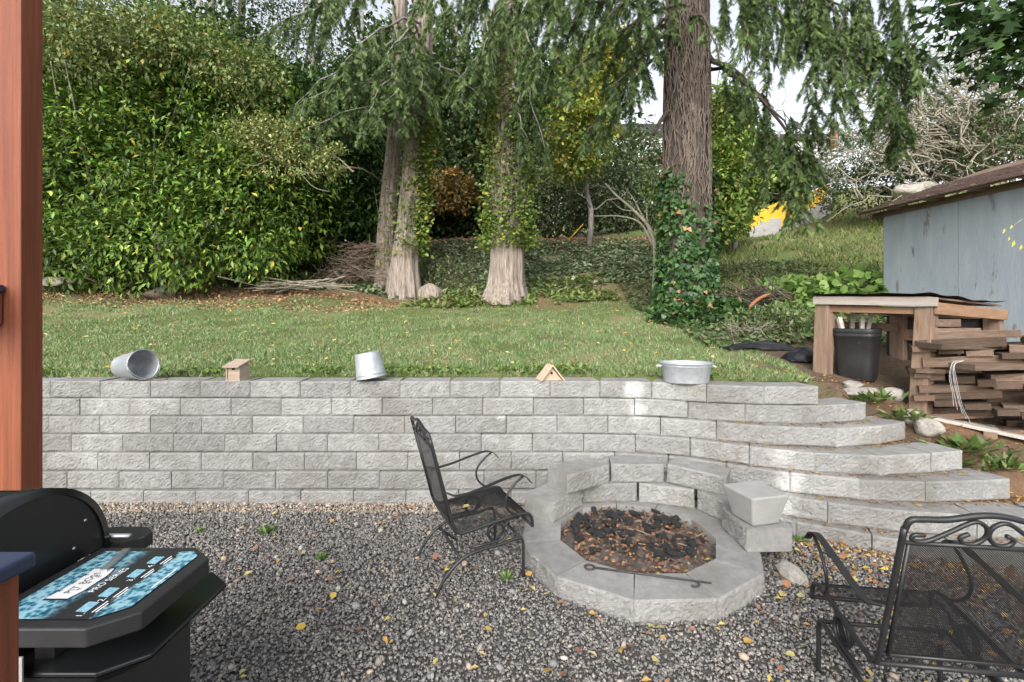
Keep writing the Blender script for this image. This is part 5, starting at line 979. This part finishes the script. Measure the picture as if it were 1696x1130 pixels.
# ---------------------------------------------------------------- stairs, railing, houses, wires on the hill
st = thing('hillside_stairs', 'yellow-painted concrete stair wall climbing the hill with white pipe rail', 'stairs', tuple(P(1290, 385, 20)))
o0 = np.array(st.location)
def quad_wall(name, pts_px, Y0, Y1, th, mat, parent):
    """wall from lower-left to upper-right given top & bottom rows at both ends, thick along depth"""
    (xa, ta, ba), (xb, tb, bb) = pts_px; V = []
    for dy in (0, th):
        for (x_, y_, Y_) in ((xa, ba, Y0), (xb, bb, Y1), (xb, tb, Y1), (xa, ta, Y0)):
            p = P(x_, y_, Y_)-o0; V.append(p+[0, dy, 0])
    return MB().add(V, [(0, 1, 2, 3), (7, 6, 5, 4), (0, 4, 5, 1), (1, 5, 6, 2), (2, 6, 7, 3), (3, 7, 4, 0)]).build(name, mat, parent)
quad_wall('parapet', ((1236, 358, 398), (1300, 330, 374)), 20, 21.2, .2, M['yellow'], st)
quad_wall('parapet', ((1300, 330, 374), (1376, 306, 336)), 21.2, 23, .2, M['yellow'], st)
quad_wall('base_wall', ((1300, 373, 400), (1376, 327, 352)), 20.9, 22.7, .25, M['old_concrete'], st)
for i in range(5): quad_wall('step', ((1240+i*5, 384-i*5.5, 400-i*5), (1278+i*4, 384-i*5.5, 400-i*5)), 19.5+i*.3, 19.5+i*.3, .3, M['smooth_concrete'], st)
quad_wall('landing_wall', ((1362, 262, 300), (1402, 275, 300)), 25, 25.5, .25, M['old_concrete'], st)
quad_wall('end_pier', ((1369, 322, 340), (1378, 319, 338)), 22.4, 22.4, .25, M['white_paint'], st)
mb = MB()
for dy in (0, 9): mb.tube([P(1300, 335+dy, 21)-o0, P(1376, 304+dy*.9, 22.8)-o0, P(1402, 292+dy*.2, 24)-o0], .03, 6)
for x_, t_, b_ in ((1344, 317, 334), (1376, 303, 322)): mb.tube([P(x_, t_, 22)-o0, P(x_, b_, 22)-o0], .03, 6)
for dy in (0, 8): mb.tube([P(1355, 265+dy, 25)-o0, P(1385, 275+dy, 24.6)-o0], .03, 6)
mb.tube([P(1385, 274, 24.6)-o0, P(1386, 294, 24.6)-o0], .03, 6); mb.build('railing', M['rail_white'], st, True)
hs_ = thing('hilltop_house', 'pale house with brick chimney on the hilltop beyond the conifer boughs', 'house', tuple(P(1340, 262, 42))); o0 = np.array(hs_.location)
def hb(nm, x0, x1, t_, b_, Y, d, mat, par): 
    a, b = P(x0, t_, Y)-o0, P(x1, b_, Y)-o0; return MB().box(((a[0]+b[0])/2, a[1]+d/2, (a[2]+b[2])/2), (b[0]-a[0], d, a[2]-b[2])).build(nm, mat, par)
hb('wall', 1262, 1384, 229, 262, 42, 6, M['white_paint'], hs_); hb('roof', 1255, 1390, 222, 231, 41.6, 7, M['felt'], hs_); hb('chimney', 1381, 1388, 200, 244, 41.2, .5, M['brick'], hs_)
for a_ in (1364,): hb('window', a_, a_+16, 233, 247, 41.96, .1, M['galv'], hs_)
hs2 = thing('far_house', 'white house with red-brown deck rail glimpsed through the trees', 'house', tuple(P(1050, 272, 38))); o0 = np.array(hs2.location)
hb('wall', 990, 1100, 222, 275, 38, 5, M['white_paint'], hs2); hb('roof', 985, 1105, 205, 223, 37.7, 6, M['felt'], hs2); hb('deck_rail', 988, 1098, 260, 266, 36.6, .2, M['brick'], hs2)
for a_ in (1005, 1035, 1070): hb('window', a_, a_+14, 232, 250, 37.96, .1, M['galv'], hs2)
wr = thing('utility_wires', 'thin dark overhead wires crossing the pale sky above the hill', 'wires', tuple(P(1400, 200, 45))); o0 = np.array(wr.location)
for a, b in ((188, 178), (214, 216), (240, 236)):
    MB().tube(crv([P(1150, a+3, 45)-o0, P(1400, (a+b)/2+4, 45)-o0, P(1640, b, 45)-o0], 12), .022, 5).build('wire', M['iron'], wr)
for i, (cpx, cpy, s, lb_) in enumerate(((1500, 318, (.5, .4, .3), 'large pale boulder on the bank behind the shed roof'), (1532, 309, (.4, .3, .22), 'smaller pale boulder right beside the large one behind the shed'))):
    o = link('boulder', rock_mesh('boulder', i+2, M['rock'], 3, .8, .3), None, P(cpx, cpy, 16)); o.scale = s; tag(o, lb_, 'boulder')

# ---------------------------------------------------------------- shed
A = np.array([6.55, 8.5]); B = np.array([7.0, 5.8]); wd_ = norm(B-A); nrm = np.array([wd_[1], -wd_[0]]); nrm = nrm if nrm[0] < 0 else -nrm; ze = 3.47
shed = thing('garden_shed', 'blue-grey painted plywood shed with mossy shingle roof on the right', 'shed', (A[0], A[1], .5)); o0 = np.array([A[0], A[1], .5]); L_ = np.linalg.norm(B-A)
cuts = [0, 1.22, 2.44, L_+1.5]
for i in range(3):
    a, b = A+wd_*(cuts[i]+.004), A+wd_*(cuts[i+1]-.004); m_ = (a+b)/2; MB().box((m_[0]-o0[0], m_[1]-o0[1], (ze-.5)/2), (np.linalg.norm(b-a), .03, ze-.5), math.atan2(wd_[1], wd_[0])).build('wall_panel', M['shed_paint'], shed)
inw = -nrm; a2 = A+inw*4; MB().box((*( (A+a2)/2-o0[:2]), (ze-.1-.5)/2), (4, .03, ze-.1-.5), math.atan2(inw[1], inw[0])).build('end_wall', M['shed_paint'], shed)
def roof_pt(s, e, dz=0): p = A+wd_*s+nrm*e; return np.array([p[0]-o0[0], p[1]-o0[1], ze+.07-.5-e*.34+dz])
V = [roof_pt(-.18, .32), roof_pt(L_+1.6, .32), roof_pt(L_+1.6, -2.4), roof_pt(-.18, -2.4)]; V = V+[v+[0, 0, .03] for v in V]
MB().add(V, [(0, 3, 2, 1), (4, 5, 6, 7), (0, 1, 5, 4), (1, 2, 6, 5), (2, 3, 7, 6), (3, 0, 4, 7)]).build('roof_deck', M['raw_beam'], shed)
shm = []
for c_ in range(9):
    e0 = .36-.20*c_; s = -.22
    while s < L_+1.5:
        w = random.uniform(.16, .30); V = [roof_pt(s, e0, .034), roof_pt(s+w-.006, e0, .034), roof_pt(s+w-.006, e0-.30, .034), roof_pt(s, e0-.30, .034)]; th = .016+random.uniform(0, .008)
        V = V[:2]+V[2:]; V += [v+[0, 0, th if q < 2 else .004] for q, v in enumerate(V)]
        MB().add(V, [(0, 3, 2, 1), (4, 5, 6, 7), (0, 1, 5, 4), (1, 2, 6, 5), (2, 3, 7, 6), (3, 0, 4, 7)]).build('shingle', M['shingle'], shed); s += w
for s in np.arange(.35, L_+1.4, .62):
    p = A+wd_*s+nrm*.14; MB().box((p[0]-o0[0], p[1]-o0[1], ze+.0-.5), (.05, .34, .09), math.atan2(nrm[1], nrm[0])-math.pi/2, None).build('rafter_tail', M['raw_beam'], shed)
p = A+wd_*(L_/2+.6)+nrm*.02; MB().box((p[0]-o0[0], p[1]-o0[1], ze-.05-.5), (L_+1.6, .04, .10), math.atan2(wd_[1], wd_[0])).build('eave_board', M['raw_beam'], shed)

# ---------------------------------------------------------------- lean-to bench, pot, planks
be = thing('timber_bench', 'rough timber lean-to bench with black roofing felt on top, beside the shed', 'workbench', (3.37, 5.2, .85)); o0 = np.array([3.37, 5.2, .85])
PT = {'l': (3.37, 5.2, 1.85), 'm': (3.95, 4.6, 1.82), 'r': (5.40, 5.42, 1.76), 'b': (4.82, 6.02, 1.79)}
lean = {'l': (-.03, 0), 'm': (-.07, 0), 'r': (0, 0), 'b': (0, 0)}
ang_f = math.atan2(4.6-5.2, 3.95-3.37); ang_s = math.atan2(.82, 1.45)
for q, (x, y, zt) in PT.items():
    zb = min(gz(x, y), 1.0)-.12; V = []
    for (z_, dx) in ((zb, lean[q][0]), (zt-.09, 0)):
        for a, b in ((-1, -1), (1, -1), (1, 1), (-1, 1)):
            v = np.array(Matrix.Rotation(ang_s, 3, 'Z')) @ np.array([a*.07, b*.07, 0]); V.append((x+dx+v[0]-o0[0], y+v[1]-o0[1], z_-o0[2]))
    MB().add(V, [(0, 3, 2, 1), (4, 5, 6, 7), (0, 1, 5, 4), (1, 2, 6, 5), (2, 3, 7, 6), (3, 0, 4, 7)]).build('post', M['post_wood'], be, bevel=.006)
def beam(a, b, w, h, mat, nm='beam', dz=0, off=(0, 0), over=.0):
    a, b = np.array(a, float), np.array(b, float); d = norm(b-a); a, b = a-d*over, b+d*over; a = a+[off[0], off[1], dz]; b = b+[off[0], off[1], dz]; yaw = math.atan2(d[1], d[0]); pit_ = -math.asin(d[2])
    MB().box((0, 0, 0), (np.linalg.norm(b-a), w, h)).build(nm, mat, be, bevel=.004, loc=(a+b)/2-o0).rotation_euler = (0, pit_, yaw)
nf = np.array([math.sin(ang_f), -math.cos(ang_f)]); ns_ = np.array([math.sin(ang_s), -math.cos(ang_s)])
beam(PT['l'], PT['m'], .035, .085, M['dull_board'], 'front_board', -.045, nf*.09, .09); beam(PT['l'], PT['m'], .05, .07, M['orange_board'], 'front_beam', -.13, nf*.0, 0)
beam(PT['m'], PT['r'], .035, .11, M['orange_board'], 'side_beam', -.11, ns_*.09, .05); beam(PT['b'], PT['r'], .04, .12, M['orange_board'], 'rear_beam', -.10, (0, 0), 0); beam(PT['l'], PT['b'], .04, .10, M['raw_beam'], 'far_beam', -.10)
beam(PT['b'], PT['r'], .03, .13, M['orange_board'], 'lower_rail', -.38, (-.03, -.05), 0); beam(PT['l'], PT['b'], .04, .09, M['raw_beam'], 'middle_post', -.3)
a, b = np.array(PT['b']), np.array(PT['r']); d = norm(b-a); MB().box((0, 0, 0), (1.0, .02, .80)).build('back_sheet', M['felt'], be, loc=((a+b)/2-[.0, -.06, .50]-o0)).rotation_euler = (0, 0, math.atan2(d[1], d[0]))
a, b = np.array(PT['l']), np.array(PT['b']); d = norm(b-a)
def topv(p, o_): return np.array(p)+o_-o0
cx_ = np.mean([PT[q] for q in 'lmrb'], 0); ring = [np.array(PT[q])+(np.array(PT[q])-cx_)*[.18, .18, 0] for q in 'lmrb']
nU = 16; V = []
for i in range(nU+1):
    for j in range(9):
        u, v = i/nU, j/8; p = (ring[0]*(1-u)+ring[3]*u)*(1-v)+(ring[1]*(1-u)+ring[2]*u)*v; wv = .035*math.sin(u*5+v*2)*u*v+.02*float(vn(u*6, v*6, 2))*(.3+v); V.append(p+[0, 0, .012+wv]-o0)
I = np.arange((nU+1)*9).reshape(nU+1, 9); Fs = np.stack([I[:-1, :-1], I[:-1, 1:], I[1:, 1:], I[1:, :-1]], -1).reshape(-1, 4); V = np.array(V); nV = len(V)
me = mesh_np('felt_top', np.vstack([V, V+[0, 0, .008]]), np.vstack([Fs[:, ::-1], Fs+nV]), M['felt'], smooth=True); link('felt_top', me, be)
V = [r_-o0+[0, 0, -.012] for r_ in [np.array(PT[q])+(np.array(PT[q])-cx_)*[.10, .10, 0] for q in 'lmrb']]; MB().add(V+[v+[0, 0, .018] for v in V], [(0, 1, 2, 3), (7, 6, 5, 4), (0, 4, 5, 1), (1, 5, 6, 2), (2, 6, 7, 3), (3, 7, 4, 0)]).build('deck_board', M['raw_beam'], be)

pz = gz(3.66, 5.12)-.01; pot = thing('nursery_pot', 'big square black plastic nursery pot holding wooden stakes under the bench', 'plant pot', (3.66, 5.12, pz), math.radians(40))
def sq(r, z, n=40): return [(math.copysign(abs(math.cos(t))**.38, math.cos(t))*r, math.copysign(abs(math.sin(t))**.38, math.sin(t))*r, z) for t in np.linspace(0, 2*math.pi, n, endpoint=False)]
prof = [(.0, .01), (.150, .0), (.155, .01), (.168, .2), (.185, .45), (.192, .455), (.192, .475), (.187, .48), (.189, .49), (.192, .495), (.194, .535), (.186, .54), (.18, .50), (.15, .10), (0, .10)]
V = []; 
for r_, z_ in prof: V += sq(max(r_, .001), z_)
MB().add(V, [(i*40+k, i*40+(k+1) % 40, i*40+40+(k+1) % 40, i*40+40+k) for i in range(len(prof)-1) for k in range(40)]).build('body', M['pot_plastic'], pot, True)
for i, (x_, y_, lx, ly, h_) in enumerate(((-.10, .02, -.10, .05, .66), (.03, -.02, .02, 0, .68), (.10, .08, .04, .04, .72), (.12, .02, .12, -.05, .78))):
    mb = MB().add([(-.02, -.012, .1), (.02, -.012, .1), (.02, .012, .1), (-.02, .012, .1), (lx-.02, ly-.012, h_), (lx+.02, ly-.012, h_), (lx+.02, ly+.012, h_-.03), (lx-.02, ly+.012, h_-.03)], [(0, 3, 2, 1), (4, 5, 6, 7), (0, 1, 5, 4), (1, 2, 6, 5), (2, 3, 7, 6), (3, 0, 4, 7)])
    o = mb.build('stake', M['grey_board'], None); v = Matrix.Rotation(math.radians(40), 3, 'Z') @ Vector((x_, y_, 0)); o.location = (3.66+v[0], 5.12+v[1], pz); tag(o, ('short stake leaning outward in the black pot', 'straight slim stake in the middle of the black pot', 'upright stake standing against the pot rear rim', 'tallest stake, tilted, in the black pot')[i], 'stake', 'stakes in the pot')
# planks
PLM = []
for s in range(7):
    u = np.linspace(-.5, .5, 9); V = []
    for i, a in enumerate(u):
        o_ = .012*(float(vn(s*3.3, i*.9))-.5)
        for y_, z_ in ((-.5, 0), (.5, 0), (.5, 1), (-.5, 1)): V.append((a+(.012*(float(vn(s, y_*3+i, z_*2))-.5) if i in (0, 8) else 0), y_+.10*(float(vn(i*.7, y_*4, s*2+z_))-.5), z_+.10*(float(vn(i*.8+9, y_*4+s, z_))-.5)+o_*6))
    Fs = [(i*4+k, i*4+(k+1) % 4, i*4+4+(k+1) % 4, i*4+4+k) for i in range(8) for k in range(4)]+[(3, 2, 1, 0), (32, 33, 34, 35)]
    me = bpy.data.meshes.new('plank'); me.from_pydata(V, [], Fs); me.materials.append(M['plank']); PLM.append(me)
def plank(cpt, L, w, h, yaw, pitch=0, roll=0, label=None, i=0):
    o = link('plank', PLM[i % 7], None, cpt); o.scale = (L, w, h); o.rotation_euler = (roll, pitch, yaw)
    tag(o, label or 'rough weathered reclaimed plank in the stack beside the shed', 'plank', 'planks stacked on the pallet'); return o
FA, FB = np.array([3.80, 4.62]), np.array([4.62, 4.05]); fd_ = norm(FB-FA); fn_ = np.array([-fd_[1], fd_[0]]); fn_ = fn_ if fn_[1] > 0 else -fn_      # front line of the pile
pyaw = math.atan2(fd_[1], fd_[0]); LT = 1.05
zb0 = .60; layer = 0; z = zb0+.13; pi_ = 0; tops = []
while z < 1.47:
    h = random.choice((.05, .062, .075, .085)); frac = (z-zb0)/.95; slope = -.16
    length = LT*(1-.18*frac); s = .0+.10*random.random()+.06*frac
    cross = layer % 3 == 2
    if not cross:
        for row in range(2):
            s = -.02+.10*random.random()+.04*frac
            while s < length:
                l = random.uniform(.34, .8); l = min(l, length+.25-s); c = FA+fd_*(s+l/2)+fn_*(.10+.20*row+random.uniform(-.05, .04))
                zz = z+slope*(s+l/2)*(1-frac*.75); lb_ = 'long weathered plank in the %s row, %s of the stack' % (('front', 'rear')[row], 'at the bottom' if frac < .36 else 'in the middle' if frac < .68 else 'near the top'); plank((c[0], c[1], zz), l, random.uniform(.14, .20), h, pyaw+random.uniform(-.16, .16), -math.atan(slope*(1-frac*.75))*-1+random.uniform(-.02, .02), random.uniform(-.03, .03), lb_, pi_); pi_ += 1; s += l+random.uniform(.005, .03)
    else:
        s = 0.02
        while s < length:
            w = random.uniform(.12, .2); c = FA+fd_*(s+w/2)+fn_*(.20+random.uniform(-.06, .03)); zz = z+slope*(s+w/2)*(1-frac*.75)
            plank((c[0], c[1], zz), random.uniform(.46, .6), w-.012, h, pyaw+math.pi/2+random.uniform(-.12, .12), random.uniform(-.02, .02), math.atan(slope*(1-frac*.75)), 'crosswise plank showing its sawn end, %s of the stack on the pallet' % ('at the bottom' if frac < .36 else 'in the middle' if frac < .68 else 'near the top'), pi_); pi_ += 1; s += w
    z += h+.004; layer += 1
for (cpx, cpy, Y, L, w, h, yaw, lb_) in ((1620, 572, 4.45, .95, .24, .05, .05, 'broad flat plank lying on top of the stack'), (1575, 548, 4.62, .50, .12, .055, .10, 'long grey plank near the stack top against the bench post'), (1562, 536, 4.6, .26, .1, .07, .12, 'short brown block on the very top of the stack'), (1660, 605, 4.2, .8, .22, .05, .1, 'wide pale plank jutting from the right of the stack'), (1535, 612, 4.5, .24, .12, .035, -.2, 'short board sticking out left from the stack')):
    p = P(cpx, cpy, Y); plank((p[0], p[1], p[2]-.03), L, w, h, yaw, 0, 0, lb_, pi_); pi_ += 1
pal = thing('pallet', 'low weathered wooden pallet under the plank stack', 'pallet', (FA[0], FA[1], .5)); slp = -.16
for q, (off, zz, h, w) in enumerate(((.03, .03, .03, .10), (.28, .03, .03, .10), (.03, .165, .03, .10), (.16, .165, .03, .09), (.30, .165, .03, .10))):
    c = FA+fd_*.55+fn_*(off-.03); MB().box((0, 0, 0), (1.25, w, h)).build('slat', M['grey_board'], pal, loc=(c[0]-FA[0], c[1]-FA[1], zz+slp*.55+.05)).rotation_euler = (0, math.atan(-slp), pyaw)
for s in (.05, .55, 1.05):
    c = FA+fd_*s+fn_*.12; MB().box((0, 0, 0), (.09, .36, .11)).build('stringer', M['raw_beam'], pal, loc=(c[0]-FA[0], c[1]-FA[1], .10+slp*s+.05)).rotation_euler = (0, 0, pyaw)
mb = MB(); S0 = P(1580, 598, 4.12)
for q in range(5): mb.tube(crv([P(1592+q, 597, 4.16)-S0, P(1578+q*.6, 601+q, 4.1)-S0, P(1573+q*2.4, 625, 4.08)-S0, P(1578+q*3.6, 650+q*5, 4.05)-S0, P(1580+q*6.5, 672+q*7, 4.03)-S0], 20)+rng.normal(0, .003, (1, 3)), .0013, 4, False)
tag(mb.build('twine_hank', M['string'], None, True, loc=S0), 'pale frayed twine hanging down the front of the plank stack', 'twine')
for i, (cpx, cpy, Y, s, lb_) in enumerate(((1432, 652, 4.62, (.20, .13, .07), 'flat pale broken slab rock at the top of the steps'), (1505, 672, 4.35, (.11, .10, .07), 'pale rounded rock beside the plank stack corner'), (1535, 694, 4.15, (.10, .09, .09), 'cream boulder among the weeds below the planks'), (1478, 628, 4.75, (.11, .09, .08), 'rough log-like stone between the pot and the planks'), (1412, 640, 4.8, (.16, .1, .04), 'flat stone slab under the black pot'))):
    b = P(cpx, cpy, Y); o = link('rock', rock_mesh('rock', i+11, M['rock'], 3, .85, .35), None, (b[0], b[1], gz(b[0], b[1])+s[2]*.45)); o.scale = s; o.rotation_euler[2] = i; tag(o, lb_, 'rock')
